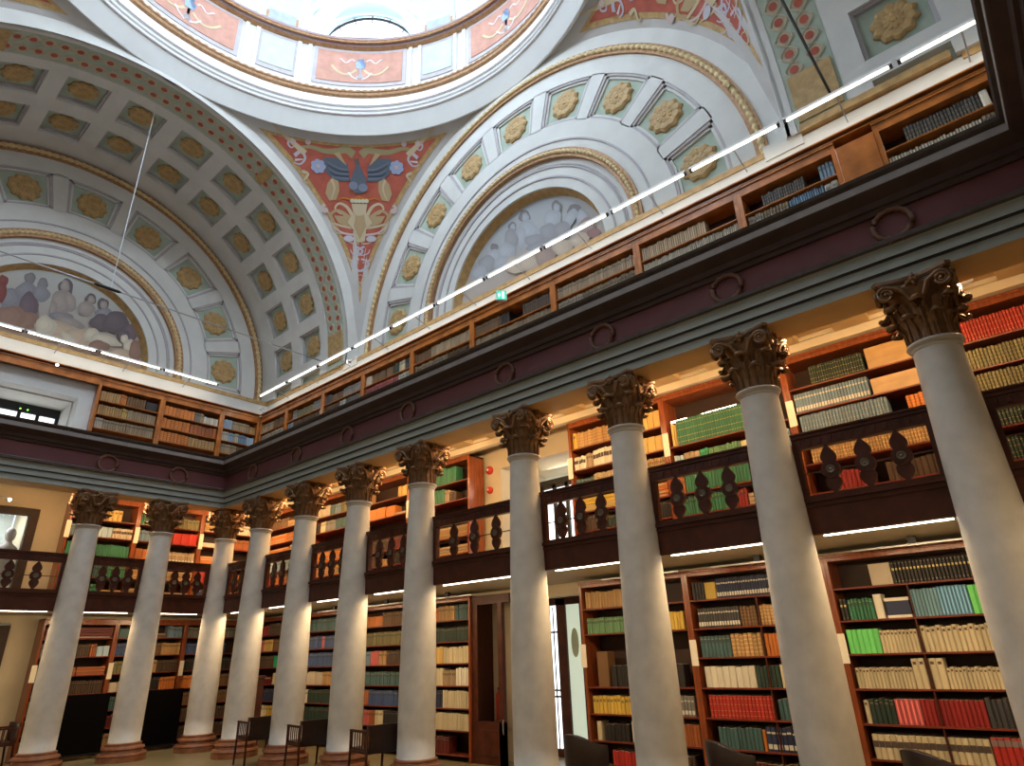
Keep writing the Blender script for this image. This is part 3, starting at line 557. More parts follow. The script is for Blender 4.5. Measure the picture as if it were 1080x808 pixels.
for sg in (1, -1):     # pair of spirals meeting at one corner, each in the plane of its face
    dx, dy = -sg * .64, -.77; cx_, cy_ = sg * .062, -.165; pts = [(sg * .17, .03, -.26), (sg * .155, -.01, -.15), (sg * .13, -.06, -.045)]
    for i in range(30): t = i / 29; a = PI * .62 - t * 4.6 * PI; q = .078 * (1 - .86 * t); pts.append((cx_ + dx * q * math.cos(a), cy_ + dy * q * math.cos(a), -.065 + q * math.sin(a)))
    b.tube(pts, [.016, .02, .022] + [.020 * (1 - .55 * i / 29) for i in range(30)], 7, sx=1.3)
    b.tube([(cx_ + .02 * sg, cy_ - .012, -.065), (cx_ - .015 * sg, cy_ + .01, -.065)], .018, 8)
VOL = b.mesh('volute', MT['bronze'], True)
def aba(h, e, cut):
    pts = []
    for k in range(4):
        a0 = R(90 * k + 45); a1 = R(90 * k + 135); p0 = Vector((h * 1.414 * math.cos(a0), h * 1.414 * math.sin(a0))); p1 = Vector((h * 1.414 * math.cos(a1), h * 1.414 * math.sin(a1)))
        d = (p1 - p0).normalized(); nn = Vector((-math.cos(R(90 * k + 90)), -math.sin(R(90 * k + 90))))
        for i in range(9): t = i / 8; p = p0 + d * (cut + ((p1 - p0).length - 2 * cut) * t) + nn * e * math.sin(PI * t); pts.append(tuple(p))
    return pts
b = MB()
for z0, z1, h in ((0, .035, .315), (.035, .05, .33), (.05, .085, .345)):
    p = aba(h, .085, .045); n = len(p); b.add([(x, y, z0) for x, y in p] + [(x, y, z1) for x, y in p], [tuple(range(n))[::-1], tuple(range(n, 2 * n))] + [(i, (i + 1) % n, (i + 1) % n + n, i + n) for i in range(n)])
ABA = b.mesh('abacus', MT['bronze'])
b = MB(); b.lathe([(.005, 0), (.05, .01), (.055, .03), (.03, .05), (.02, .065), (.004, .07)], 10); b.v = [(x, -z, y) for x, y, z in b.v]
for k in range(5):
    t = 2 * PI * k / 5; b.tube([(0, -.02, 0), (.05 * math.cos(t), -.045, .05 * math.sin(t)), (.075 * math.cos(t), -.03, .075 * math.sin(t))], [.02, .024, .01], 6)
FLE = b.mesh('fleuron', MT['bronze'], True)
b = MB(); b.lathe([(.195, 0), (.20, .08), (.205, .30), (.225, .46), (.275, .56), (.28, .59)], 24); BELL = b.mesh('capital', MT['bronze'], True)
b = MB(); nn = 12
b.lathe([(.285, .30)] + [(.275 + (.205 - .275) * (max(0, t - .25) / .75) ** 1.3, .30 + 3.91 * t) for t in [i / nn for i in range(nn + 1)]], 40, cap=False); SHAFT = b.mesh('shaft', MT['shaft'], True)
b = MB(); b.lathe([(.205, 4.20), (.215, 4.21), (.215, 4.225), (.205, 4.235), (.24, 4.25), (.247, 4.265), (.24, 4.28), (.21, 4.285)], 32); AST = b.mesh('astragal', MT['astra'], True)
b = MB(); b.lathe([(.42, 0), (.42, .08), (.41, .085), (.425, .11), (.41, .14), (.36, .15), (.345, .185), (.36, .20), (.375, .215), (.36, .245), (.32, .25), (.31, .27), (.315, .3), (.28, .315)], 40); BASE = b.mesh('base', MT['basem'], False)
def column(x, y, label):
    t = empty('column', (x, y, 0)); tag(t, label, 'column', 'columns around the hall')
    inst('base', BASE, t); inst('shaft', SHAFT, t); inst('astragal', AST, t)
    cp = inst('capital', BELL, t, (0, 0, 4.275))
    inst('abacus', ABA, cp, (0, 0, .584))
    for k in range(8):
        a = R(45 * k + 22.5); inst('acanthus_leaf', LEAF1, cp, (.20 * math.sin(a), -.20 * math.cos(a), 0), (0, 0, a))
        a = R(45 * k); inst('acanthus_leaf', LEAF2, cp, (.205 * math.sin(a), -.205 * math.cos(a), .0), (0, 0, a))
    for k in range(4):
        a = R(90 * k + 45); inst('volute', VOL, cp, (.235 * math.sin(a), -.235 * math.cos(a), .575), (0, 0, a))
        a = R(90 * k); inst('fleuron', FLE, cp, (.265 * math.sin(a), -.265 * math.cos(a), .60), (0, 0, a))
ORD = ['in the far corner where both colonnades meet', 'next to the corner one, right side', 'third from the corner along the right colonnade', 'fourth from the corner, chairs on both sides of its foot', 'just left of the glazed doorway', 'just right of the glazed doorway', 'fourth from the right edge of the right colonnade, red binder shelves behind',
       'second from the right edge', 'rightmost in view, its top leaning in from the right']
ORD[6] = 'third from the right edge of view'
for i, y in enumerate(YS[:9]): column(0, y, 'pale stone column with bronzed leaf capital, ' + ORD[i])
for x, l in ((XS[1], 'between the two black display boards'), (XS[2], 'leftmost in view, beside the left doorway')): column(x, 0, 'pale stone column with bronzed leaf capital, ' + l)
# ------------------------------------------------------------------ wreaths on the frieze
b = MB(); b.tube([(.175 * math.cos(2 * PI * i / 28), 0, .165 * math.sin(2 * PI * i / 28)) for i in range(28)], [.034 if i % 2 else .024 for i in range(28)], 7, True)
b.tube([(0, -.01, -.16), (-.07, -.01, -.22)], .014, 5); b.tube([(0, -.01, -.16), (.07, -.01, -.22)], .014, 5); WR = b.mesh('wreath', mat('dull_gilt_wreath', (.15, .065, .035), .6, var=.3, scale=20), True)
for i, y in enumerate(YS[1:9]): o = inst('wreath', WR, None, (-.365, y, 5.50), (0, 0, -PI / 2)); tag(o, 'gilt wreath on the dark red frieze over the %s column of the right colonnade' % NTH[i + 1], 'wreath', 'wreaths on the frieze')
for x, l in ((XS[1], 'near the corner'), (XS[2], 'farther left')): o = inst('wreath', WR, None, (x, -.365, 5.50)); tag(o, 'gilt wreath on the dark red frieze of the left wall, ' + l, 'wreath', 'wreaths on the frieze')
# ------------------------------------------------------------------ balcony railings
b = MB()
def lobe(z0, z1, w, flip):
    n = 10; pts = []
    for i in range(n + 1): t = i / n; q = t if not flip else 1 - t; pts.append((w * math.sin(PI * min(1, q ** .75)) * .95 + .002, z0 + (z1 - z0) * t))
    return [(x, z) for x, z in pts] + [(-x, z) for x, z in pts[::-1]]
b.prism(lobe(.29, .51, .08, False), -.02, .02); b.prism(lobe(-.01, .20, .08, True), -.02, .02); b.prism([(.095 * math.cos(2 * PI * i / 20), .245 + .095 * math.sin(2 * PI * i / 20)) for i in range(20)], -.028, .028)
b.box(-.012, .012, -.012, .012, -.02, .53); BAL = b.mesh('baluster', MT['darkw'])
b = MB(); b.lathe([(.045, 0), (.045, .008), (.032, .012), (.028, .006), (.012, .006), (.004, .014)], 20); b.v = [(x, -z, y) for x, y, z in b.v]; MED = b.mesh('medallion', MT['medal'], True)
def railing(wall, s0, s1, label, nb=3):
    loc, rz = place(wall, s0, 0.10, 0); L = s1 - s0; t = empty('balcony_railing', loc, rz); tag(t, label, 'railing', 'balcony railings between the columns')
    b = MB(); b.box(-.0, L, -.05, .07, 3.66, 3.70); b.box(-.0, L, -.035, .055, 3.55, 3.66); b.box(-.0, L, -.065, .085, 3.70, 3.725)
    k = .05
    while k < L - .05: b.box(k, k + .045, -.045, -.03, 3.58, 3.64); k += .105
    bez(b.obj('handrail', MT['darkw'], t), .004)
    b = MB(); b.box(0, L, -.03, .06, 2.66, 2.98); b.box(0, L, -.05, .06, 2.93, 2.96); b.box(0, L, -.07, .07, 2.98, 3.02); b.box(0, L, -.04, .05, 3.02, 3.05); b.obj('fascia_board', MT['darkw'], t)
    for p in (0, L - .06): MB().box(p, p + .06, -.035, .055, 3.02, 3.56).obj('post', MT['darkw'], t)
    for i in range(nb):
        x = L * (i + 1) / (nb + 1); o = inst('baluster', BAL, t, (x, 0, 3.045)); inst('medallion', MED, o, (0, -.028, .245))
    b = MB(); b.tube([(0, 0, 3.29), (L, 0, 3.29)], .008, 6); b.obj('rod', MT['darkw'], t)
    return t
RL = ['dark wood balcony railing nearest the far corner, right side', 'dark wood balcony railing second from the far corner', 'dark wood balcony railing third from the far corner', 'dark wood balcony railing just left of the doorway bay', 'wide dark wood balcony railing in front of the doorway bay wall',
      'dark wood balcony railing right of the doorway bay, tan books behind', 'dark wood balcony railing with green books behind', 'dark wood balcony railing with blue-grey and tan books behind, rightmost full one', 'dark wood balcony railing at the right edge behind the last column']
for i in range(9): railing('R', -YS[i] + .22, -YS[i + 1] - .22, RL[i])
railing('L', XS[1] + .22, XS[0] - .22, 'dark wood balcony railing on the left wall, next to the corner column'); railing('L', XS[2] + .22, XS[1] - .22, 'dark wood balcony railing on the left wall, green books behind')
railing('L', XS[3] + .22, XS[2] - .22, 'dark wood balcony railing at the left edge, in front of the left upper doorway')
# ------------------------------------------------------------------ bookcases
LZ = [.10, .46, .80, 1.15, 1.51, 1.87, 2.23]
MZ = [3.06, 3.40, 3.71, 4.07, 4.42, 4.79]
MZL = [3.07, 3.49, 3.91, 4.35, 4.73]
CARD = None
def bookcase(wall, s0, s1, z0, z1, zs, label, depth=.42, d0=1.6, mids=(), wood='wood', shelfm='shelf', plate=None, top=.16, tw=.045, miss=()):
    loc, rz = place(wall, s0, d0, z0); L = s1 - s0; H = z1 - z0; t = empty('bookcase', loc, rz); tag(t, label, 'bookcase', 'built-in bookcases of the hall')
    for x in (0, L - tw):
        o = bez(MB().box(x, x + tw, 0, depth, 0, H).obj('side_panel', MT[wood], t), .004, 1)
        if plate and x == 0: pl = MB().box(-.035, .062, -.008, -.002, plate[0] - z0, plate[1] - z0).obj('label_plate', MT['card'], o); pl['label'] = 'cream paper shelf-mark plate'
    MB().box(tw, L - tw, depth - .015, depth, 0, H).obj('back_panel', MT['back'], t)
    for z in zs:
        bez(MB().box(tw, L - tw, .005, depth - .015, z - z0 - .022, z - z0).obj('shelf', MT[shelfm], t), .003, 1)
    b = MB(); b.box(tw, L - tw, 0, depth, H - top, H); b.box(0, L, -.02, depth, H - .035, H); bez(b.obj('frieze', MT[wood], t), .004, 1)
    for z, sx in mids: MB().box(sx - s0 - .008, sx - s0 + .008, .01, depth - .02, z[0] - z0, z[1] - z0 - .022).obj('divider', MT['darkw'], t)
    return t
LU = [-1.6, 1.0, 2.8, 4.6, 6.4]; RU = [8.8, 10.6, 12.47, 14.36, 16.2]
names_low = ['corner bookcase under the balcony with green, red and cream books', 'lower bookcase with blue volumes, third from the doorway', 'lower bookcase with pink and brown volumes, second left of the doorway', 'lower bookcase full of cream volumes, just left of the glazed doorway',
             'lower bookcase with green and yellow volumes, just right of the glazed doorway', 'lower bookcase with the row of red volumes', 'lower bookcase with black label-spined files on top and cream boxes below', 'lower bookcase at the right edge behind the last column']
names_mid = ['upper-tier corner bookcase behind the balcony rail, right side', 'upper-tier bookcase with horizontal stacks, third from the doorway', 'upper-tier bookcase with brown stacks, second left of the doorway', 'upper-tier bookcase with tall green volumes beside the red fire bells',
             'upper-tier bookcase with tan and cream volumes just right of the doorway', 'upper-tier bookcase with the long row of green volumes', 'upper-tier bookcase with grey-blue volumes and blank tan panels', 'upper-tier bookcase with bright red volumes at the right edge']
segs = [(LU[i], LU[i + 1]) for i in range(4)] + [(RU[i], RU[i + 1]) for i in range(4)]
for i, (a, c) in enumerate(segs):
    zs = LZ if i != 4 else [z for z in LZ if z != 1.51]
    md = []
    if i in (5, 6): md = [((LZ[j], LZ[j + 1] if j < 6 else 2.5), (13.28 if i == 6 else 11.55) + .003 * j) for j in range(6)]
    bookcase('R', a, c, 0.0, 2.62, zs, names_low[i], plate=(1.41, 1.73), mids=md, top=.08)
    zz = MZ if i < 4 else ([3.06, 3.40, 3.71, 4.07, 4.42, 4.79] if i in (4,) else ([3.06, 3.38, 3.70, 4.05, 4.42] if i == 5 else [3.06, 3.38, 3.76, 4.17, 4.46, 4.80]))
    bookcase('R', a, c, 2.98, 5.26, zz, names_mid[i], plate=(4.29, 4.65), top=.09)
lsegs = [(-2.78, -1.38), (-1.38, .12), (.12, 1.6)]
for i, (a, c) in enumerate(lsegs):
    bookcase('L', a, c, 0, 2.62, LZ, 'lower bookcase on the left wall, ' + ['behind the left black board', 'behind the second black board', 'in the corner behind the small cabinet'][i], plate=(1.41, 1.73), top=.12)
    bookcase('L', a, c, 2.98, 5.26, MZL, 'upper-tier bookcase on the left wall, ' + ['with the green volumes', 'with red and orange boxes', 'right in the corner'][i], plate=(4.28, 4.65), top=.14)
GU = [-.95, .38, 2.04, 3.64, 5.35, 7.14, 9.15, 10.86, 12.56, 13.92]
GZ = [6.28, 6.62, 6.96, 7.30]
gn = ['first from the far corner', 'second from the far corner', 'third from the far corner', 'fourth from the far corner', 'fifth from the far corner', 'sixth, under the green exit sign', 'seventh from the far corner', 'eighth, with brown volumes', 'ninth, just left of the wide honey panel']
for i in range(9): bookcase('R', GU[i], GU[i + 1], 6.10, 7.78, GZ, 'gallery-level honey wood bookcase over the long cornice, ' + gn[i], d0=.95, depth=.34, wood='orange', shelfm='orange', top=.16, tw=.06)
bookcase('R', 14.38, 16.6, 6.10, 7.78, GZ, 'gallery-level honey wood bookcase right of the wide panel, black and pale blue volumes', d0=.95, depth=.34, wood='orange', shelfm='orange', top=.16, tw=.06)
loc, rz = place('R', 13.92, .93, 6.10); o = bez(MB().box(0, .46, 0, .3, 0, 1.55).obj('pilaster_panel', MT['orange'], None, loc=loc, rz=rz)); tag(o, 'wide plain honey-coloured wood panel between two gallery bookcases', 'panel')
for a, c, l in ((-2.98, -1.57, 'brown volumes, left of three'), (-1.57, -.09, 'orange-brown volumes, middle of three'), (-.09, .93, 'blue and pale volumes, next to the corner')): bookcase('L', a, c, 6.10, 7.78, [6.28, 6.62, 6.95, 7.28], 'left gallery bookcase with ' + l, d0=.95, depth=.34, wood='orange', shelfm='orange', top=.16, tw=.06)
# gallery crown mouldings (long strips running over all the bookcases)
b = MB(); b.T = lambda x, y, z: (y, -x, z)
b.box(-.93, 16.6, .925, 1.25, 7.78, 7.80); b.mi = 1; b.box(-.93, 16.6, .97, 1.25, 7.80, 7.845); b.mi = 0; b.box(-.93, 16.6, .90, 1.25, 7.845, 7.865); b.mi = 1; b.box(-.9, 16.6, .95, 1.25, 7.865, 7.87)
b.T = None; b.mi = 0; b.box(-9.0, .93, .925, 1.25, 7.78, 7.80); b.mi = 1; b.box(-9, .9, .97, 1.25, 7.80, 7.845); b.mi = 0; b.box(-9, .87, .90, 1.25, 7.845, 7.865); b.mi = 1; b.box(-9, .95, .95, 1.25, 7.865, 7.87)
struct(b.obj('trim_14', [MT['orange'], MT['darkw']]))
b = MB(); b.box(-5.6, -2.98, .95, 1.0, 7.62, 7.78); b.box(-5.6, -4.9, .95, 1.2, 6.1, 7.62); struct(b.obj('trim_15', MT['orange']))
# left gallery window niche
w = struct(empty('window_10', (-3.95, 1.5, 6.1)))
b = MB(); b.box(-.95, -.75, -.35, 0, 0, 1.55); b.box(.68, .97, -.35, 0, 0, 1.55); b.box(-.75, .68, -.35, 0, 1.17, 1.55); inst('window_surround', b.mesh('window_surround', MT['ring']), w)
b = MB(); b.box(-.78, -.75, 0, 1.0, 0, 1.15); b.box(.65, .68, 0, 1.0, 0, 1.17); b.box(-.75, .65, 0, 1.0, 1.14, 1.17); inst('window_reveal', b.mesh('window_reveal', MT['stucco']), w)
b = MB(); b.box(-.75, .65, .75, .8, .93, 1.14); b.box(-.75, .55, .75, .8, .1, .2)
for x in (-.75, -.15, .2, .58): b.box(x, x + .07, .74, .8, .1, 1.1)
inst('window_frame', b.mesh('window_frame', MT['blackm']), w); b = MB(); b.box(-.75, .55, .82, .83, .1, 1.1); inst('window_pane', b.mesh('window_pane', MT['pane']), w)
for x in (-.12, .02):
    b = MB(); b.lathe([(.012, 0), (.014, .004), (.01, .01)], 10); b.v = [(x + a, .735 - c, 1.0 + bb) for a, bb, c in b.v]; inst('indicator_lamp', b.mesh('indicator_lamp', mat('green_led', (0, 1, 0), emit=(.2, 1, .05), es=4)), w)
# ------------------------------------------------------------------ books
BC = dict(black=(.018, .015, .016), dgreen=(.022, .045, .035), green=(.035, .17, .095), bgreen=(.16, .66, .18), lgreen=(.13, .28, .14), blue=(.16, .31, .40), navy=(.022, .032, .085), mblue=(.05, .09, .22), gblue=(.15, .235, .33), teal=(.055, .12, .13),
          cream=(.58, .50, .33), white=(.66, .62, .52), tan=(.42, .25, .10), brown=(.15, .075, .03), dbrown=(.07, .038, .022), orange=(.55, .17, .03), yellow=(.62, .42, .07), red=(.28, .018, .018), bred=(.44, .028, .022), dred=(.13, .016, .014), pink=(.55, .12, .12), grey=(.20, .19, .18), olive=(.16, .14, .06), gold=(.60, .40, .12), vellum=(.36, .26, .16), dgrey=(.05, .05, .055), emer=(.02, .38, .17), lblue=(.34, .46, .58), rust=(.34, .10, .03), parch=(.50, .42, .32))
PAGE = (.55, .48, .36)
def book_geo(b, x, w, h, d, col, style, y0=0.0, z0=0.0, parts=True):
    g = w * .06; x0, x1 = x + g * .5, x + w - g * .5; w = x1 - x0
    pr = [(x0, y0 + d), (x0, y0 + .010), (x0 + w * .22, y0), (x1 - w * .22, y0), (x1, y0 + .010), (x1, y0 + d)]; n = 6
    vs = [(p, q, z0) for p, q in pr] + [(p, q, z0 + h) for p, q in pr]
    b.col = col; b.add(vs, [(i, (i + 1) % n, (i + 1) % n + n, i + n) for i in range(5)] + [tuple(range(n))[::-1]]); b.col = PAGE; b.add(vs, [(5, 0, 6, 11), (6, 7, 8, 9, 10, 11)])
    if not parts: return
    def q(a, c, colr, m=.16): b.col = colr; b.add([(x0 + w * m, y0 - .0012, z0 + h * a), (x1 - w * m, y0 - .0012, z0 + h * a), (x1 - w * m, y0 - .0012, z0 + h * c), (x0 + w * m, y0 - .0012, z0 + h * c)], [(0, 1, 2, 3)])
    if style == 'gold':
        for a in (.12, .32, .6, .86): q(a, a + .018, BC['gold'])
    elif style == 'lab': q(.66, .82, tuple(min(1, c * .35 + .02) for c in col)); q(.84, .855, BC['gold'])
    elif style == 'yel': q(.62, .72, (.75, .58, .22), .2); q(.93, .95, (.4, .38, .35), .3); q(.1, .12, (.4, .36, .3), .3)
    elif style == 'sq': q(.80, .90, (.10, .05, .04), .24)
    elif style == 'band': q(.48, .74, (.08, .055, .05), 0.01)
    elif style == 'gband': q(.70, .92, (.22, .16, .16), 0.01)
    elif style == 'wlab': q(.1, .3, (.62, .6, .55), .1); q(.72, .8, (.55, .5, .4), .1)
    elif style == 'raised':
        for a in (.18, .36, .54, .72, .88): q(a, a + .03, tuple(min(1, c * 1.7 + .03) for c in col), .05)
    elif style == 'strip': q(.05, .95, tuple(min(1, c * 1.9) for c in col), .36)
SINGLE = ('sq', 'band', 'gband', 'strip')
BASED = {'R': 1.6, 'L': 1.6, 'GR': .95, 'GL': .95}
STUFF = MB(); NIND = [0]; rnd = random.Random(11); USED = {}
def run(wall, z, s0, s1, col, w=.04, h=.27, style=None, label=None, jit=.08, inset=.035, d=.2, flat=False, cat='book', grp=None):
    """a row of volumes from s0 to s1 standing on the shelf at z; label -> each one its own object"""
    n = max(1, int(round((s1 - s0) / w))); w = (s1 - s0) / n; wl = wall[-1]; D = BASED[wall] + inset
    base = BC[col] if isinstance(col, str) else col
    if label:
        me = []
        for v in range(min(3, n)):
            b = MB(); hh = h * (1 - jit * rnd.random()); f = 1 + .12 * (rnd.random() - .5); book_geo(b, -w / 2, w, hh, d, tuple(min(1, c * f) for c in base), style if style not in SINGLE else None); me.append((b.mesh('book', MT['book']), hh))
        lm = None
        for i in range(n):
            m, hh = me[i % len(me)]; loc, rz = place(wl, s0 + w * (i + .5), D + .012 * rnd.random() * (jit > .03), z); o = inst('book' if cat == 'book' else 'box_file', m, None, loc, (0, 0, rz)); tag(o, label, cat, grp or label)
            if style in SINGLE:
                key = (style, hh)
                if lm is None: lm = {}
                if key not in lm:
                    b = MB(); book_geo(b, -w / 2, w, hh, d, base, style); k = 8; b2 = MB(); k0 = 12 * 1
                    # keep only the spine marks (everything after the 12+12 body vertices)
                    fs = [(f, c) for f, c in zip(b.f, b.c) if min(f) >= 24]
                    b2.v = b.v; b2.f = [f for f, c in fs]; b2.c = [c for f, c in fs]; b2.m = [0] * len(fs)
                    used = sorted({i for f in b2.f for i in f}); mp = {u: j for j, u in enumerate(used)}; b2.v = [b.v[u] for u in used]; b2.f = [tuple(mp[i] for i in f) for f in b2.f]
                    lm[key] = b2.mesh('spine_label', MT['books'])
                inst('spine_label', lm[key], o)
            NIND[0] += 1
        return
    STUFF.T = (lambda x, y, zz: (x, y, zz)) if wl == 'L' else (lambda x, y, zz: (y, -x, zz))
    if flat:      # volumes lying on their sides
        k = max(1, int(h / .055)); 
        for j in range(k):
            f = .8 + .4 * rnd.random(); c = tuple(min(1, q * f) for q in base); STUFF.col = c; a = s0 + .02 * rnd.random(); STUFF.box(a, s1 - .02 * rnd.random(), D, D + d, z + j * .055 + .001, z + j * .055 + .049)
            if rnd.random() < .45: STUFF.col = tuple(q * .75 for q in PAGE); STUFF.box(a + .02, s1 - .05, D - .002, D + .01, z + j * .055 + .014, z + j * .055 + .034)
        return
    for i in range(n):
        f = .82 + .36 * rnd.random(); c = tuple(min(1, q * f) for q in base); book_geo(STUFF, s0 + w * i, w, h * (1 - jit * rnd.random() - jit * .4 * (rnd.random() < .2)), d, c, style, D + .015 * rnd.random(), z)
LB = {}
# --- lower bookcase right of the second column from the right edge (s 12.5 .. 14.3)
A = 'of the cream-box bookcase'
run('R', 2.23, 12.93, 13.17, 'parch', .24, .25, None, 'large cream box on the top shelf beside the black files', d=.3, cat='box')
run('R', 2.23, 13.175, 14.02, 'black', .037, .235, 'yel', 'black file with a small yellow label, top shelf ' + A, jit=.0)
run('R', 1.87, 12.54, 12.62, 'black', .04, .24, 'yel', 'black file with yellow label at the left of the second shelf ' + A, jit=0)
run('R', 1.87, 12.625, 12.90, 'green', .042, .24, 'lab', 'green volume with dark spine label, second shelf ' + A)
run('R', 1.87, 12.91, 13.0, 'white', .09, .27, None, 'tall off-white file on the second shelf ' + A, cat='box file')
run('R', 1.87, 13.29, 13.56, 'blue', .034, .29, None, 'thin grey-blue volume right of the divider, second shelf ' + A, jit=.02)
run('R', 1.87, 13.56, 13.84, (.14, .32, .50), .034, .30, 'strip', 'thin brighter blue volume, second shelf ' + A, jit=.02)
run('R', 1.87, 13.845, 14.02, 'bgreen', .058, .29, None, 'bright green volume at the right end of the second shelf ' + A, jit=.01)
run('R', 1.51, 12.54, 12.885, 'bgreen', .057, .26, None, 'bright green volume at the left of the third shelf ' + A, jit=.02)
run('R', 1.51, 12.89, 13.27, 'cream', .038, .24, 'sq', 'cream box file with dark square, third shelf left of the divider ' + A, jit=.03, cat='box file')
run('R', 1.51, 13.30, 14.05, 'cream', .05, .27, 'sq', 'cream box file with dark square, third shelf right of the divider ' + A, jit=.08, cat='box file')
run('R', 1.15, 12.55, 13.13, 'cream', .037, .22, 'sq', 'cream box file with dark square, fourth shelf left half ' + A, jit=.1, cat='box file')
run('R', 1.15, 13.135, 13.265, 'cream', .065, .30, 'sq', 'taller cream box file beside the divider, fourth shelf ' + A, jit=.02, cat='box file')
run('R', 1.15, 13.30, 13.44, 'cream', .07, .30, 'sq', 'tall cream box file right of the divider, fourth shelf ' + A, jit=.01, cat='box file')
run('R', 1.15, 13.445, 14.1, 'cream', .036, .22, 'sq', 'cream box file with dark square, fourth shelf right half ' + A, jit=.1, cat='box file')
run('R', .80, 12.56, 12.61, 'cream', .05, .24, 'sq', 'single cream box file at the left of the fifth shelf ' + A, cat='box file')
run('R', .80, 12.62, 12.87, 'dgreen', .05, .25, 'lab', 'dark green volume, fifth shelf ' + A)
run('R', .80, 12.875, 13.12, 'pink', .049, .25, 'strip', 'pink and white striped volume, fifth shelf ' + A, jit=.02)
run('R', .80, 13.125, 13.70, 'red', .044, .25, None, 'plain red volume, fifth shelf ' + A, jit=.02)
run('R', .80, 13.705, 14.1, 'dgrey', .05, .27, None, 'dark grey volume at the right of the fifth shelf ' + A)
run('R', .46, 12.57, 13.65, 'cream', .06, .24, 'band', 'cream box file with a broad dark band, sixth shelf ' + A, jit=.02, cat='box file')
run('R', .46, 13.66, 14.0, 'bred', .057, .26, 'gband', 'red volume with a grey band, sixth shelf ' + A, jit=.02)
# --- lower bookcase with the red row (s 10.6 .. 12.5)
A = 'of the red-row bookcase'
run('R', 2.23, 10.68, 10.86, 'black', .045, .24, None); run('R', 2.23, 10.865, 11.03, 'yellow', .165, .23, None, 'yellow box on the top shelf ' + A, d=.28, cat='box')
run('R', 2.23, 11.04, 12.0, 'navy', .034, .25, 'wlab', 'navy volume with pale marks, top shelf ' + A, jit=.03)
run('R', 1.87, 10.72, 11.3, 'dgrey', .036, .25, 'wlab', 'dark grey volume with pale title, second shelf ' + A, jit=.03)
run('R', 1.87, 11.31, 11.53, 'brown', .045, .25, 'raised', 'brown leather volume left of the divider, second shelf ' + A)
run('R', 1.87, 11.57, 12.1, 'tan', .045, .25, 'raised', 'tan leather volume right of the divider, second shelf ' + A)
run('R', 1.51, 10.70, 11.12, 'teal', .05, .26, 'lab', 'teal volume, third shelf ' + A, jit=.02); run('R', 1.51, 11.13, 11.53, 'tan', .06, .28, 'raised', 'mottled tan and brown volume, third shelf ' + A); run('R', 1.51, 11.57, 12.1, 'orange', .05, .27)
run('R', 1.15, 10.70, 11.38, 'white', .085, .25, None, 'thick off-white volume, fourth shelf ' + A, jit=.06); run('R', 1.15, 11.39, 11.68, 'dgreen', .05, .26); run('R', 1.15, 11.69, 12.1, 'cream', .05, .27)
run('R', .80, 10.71, 11.56, 'bred', .047, .26, 'gold', 'bright red volume with gilt line, fifth shelf ' + A, jit=.01); run('R', .80, 11.6, 12.0, 'teal', .05, .24)
run('R', .46, 10.78, 11.33, 'teal', .05, .25); run('R', .46, 11.34, 11.38, 'orange', .04, .24); run('R', .46, 11.39, 11.95, 'navy', .06, .27, 'wlab')
run('R', .10, 10.7, 12.2, 'dred', .05, .24)
# --- lower bookcase right of the doorway (s 8.8 .. 10.6)
A = 'right of the doorway'
run('R', 2.23, 8.88, 9.75, 'tan', .05, .25, None); run('R', 1.87, 8.88, 9.70, 'lgreen', .045, .23, 'lab'); run('R', 1.87, 10.2, 10.5, 'yellow', .05, .24)
run('R', 1.15, 9.0, 9.2, 'brown', .2, .48); run('R', 1.15, 9.25, 10.4, 'black', .09, .3); run('R', .80, 8.88, 9.55, 'yellow', .06, .24, 'lab'); run('R', .80, 9.58, 9.95, 'white', .06, .25); run('R', .80, 10.15, 10.5, 'grey', .05, .26, 'wlab')
run('R', .46, 8.92, 9.0, 'cream', .07, .24); run('R', .46, 9.05, 9.45, 'black', .06, .22); run('R', .46, 9.5, 9.6, 'white', .1, .27); run('R', .46, 10.2, 10.53, 'rust', .05, .26); run('R', .10, 9.15, 9.6, 'bred', .05, .25); run('R', .10, 9.65, 10.4, 'dbrown', .05, .25)
# --- further lower cases
def rows(wall, s0, s1, spec):
    for z, items in spec:
        x = s0; tot = sum(i[1] for i in items)
        for it in items:
            c, fr = it[0], it[1]; w = it[2] if len(it) > 2 else .045; h = it[3] if len(it) > 3 else .26; st = it[4] if len(it) > 4 else 'lab'
            e = x + (s1 - s0) * fr / tot
            if c: run(wall, z, x + .004, e - .004, c, w, h, st if st != 'flat' else None, flat=(st == 'flat'), d=.16 if wall[0] == 'G' else .2)
            x = e
Z = LZ
rows('R', 4.66, 6.33, [(Z[6], [('orange', 6, .05, .24), ('tan', 3), ('teal', 2.5, .05, .26)]), (Z[5], [('dgreen', 10, .045, .25)]), (Z[4], [('tan', 3), ('gold', 3, .05, .29, None), ('cream', 4, .05, .28, None)]), (Z[3], [('cream', 6, .07, .29, None), ('vellum', 2), ('white', 2, .06, .29, None)]), (Z[2], [('navy', 6, .05, .27), ('cream', 4, .06, .28, None)]), (Z[1], [('cream', 10, .045, .27, None)]), (Z[0], [('dred', 7, .05, .26), (None, 3)])])
rows('R', 2.86, 4.54, [(Z[6], [('brown', 3), ('orange', 3, .06, .2, None), ('brown', 4)]), (Z[5], [('olive', 10, .06, .25)]), (Z[4], [('gblue', 4), ('pink', 1.5, .07, .27, None), ('tan', 1.5), ('dbrown', 3)]), (Z[3], [('dbrown', 3), ('teal', 7, .06, .24)]), (Z[2], [('rust', 4, .05, .27, 'strip'), ('mblue', 6, .06, .27)]), (Z[1], [('dgreen', 3), ('pink', 1), ('rust', 1), ('cream', 1.4), ('black', 3)]), (Z[0], [('brown', 5), ('grey', 3)])])
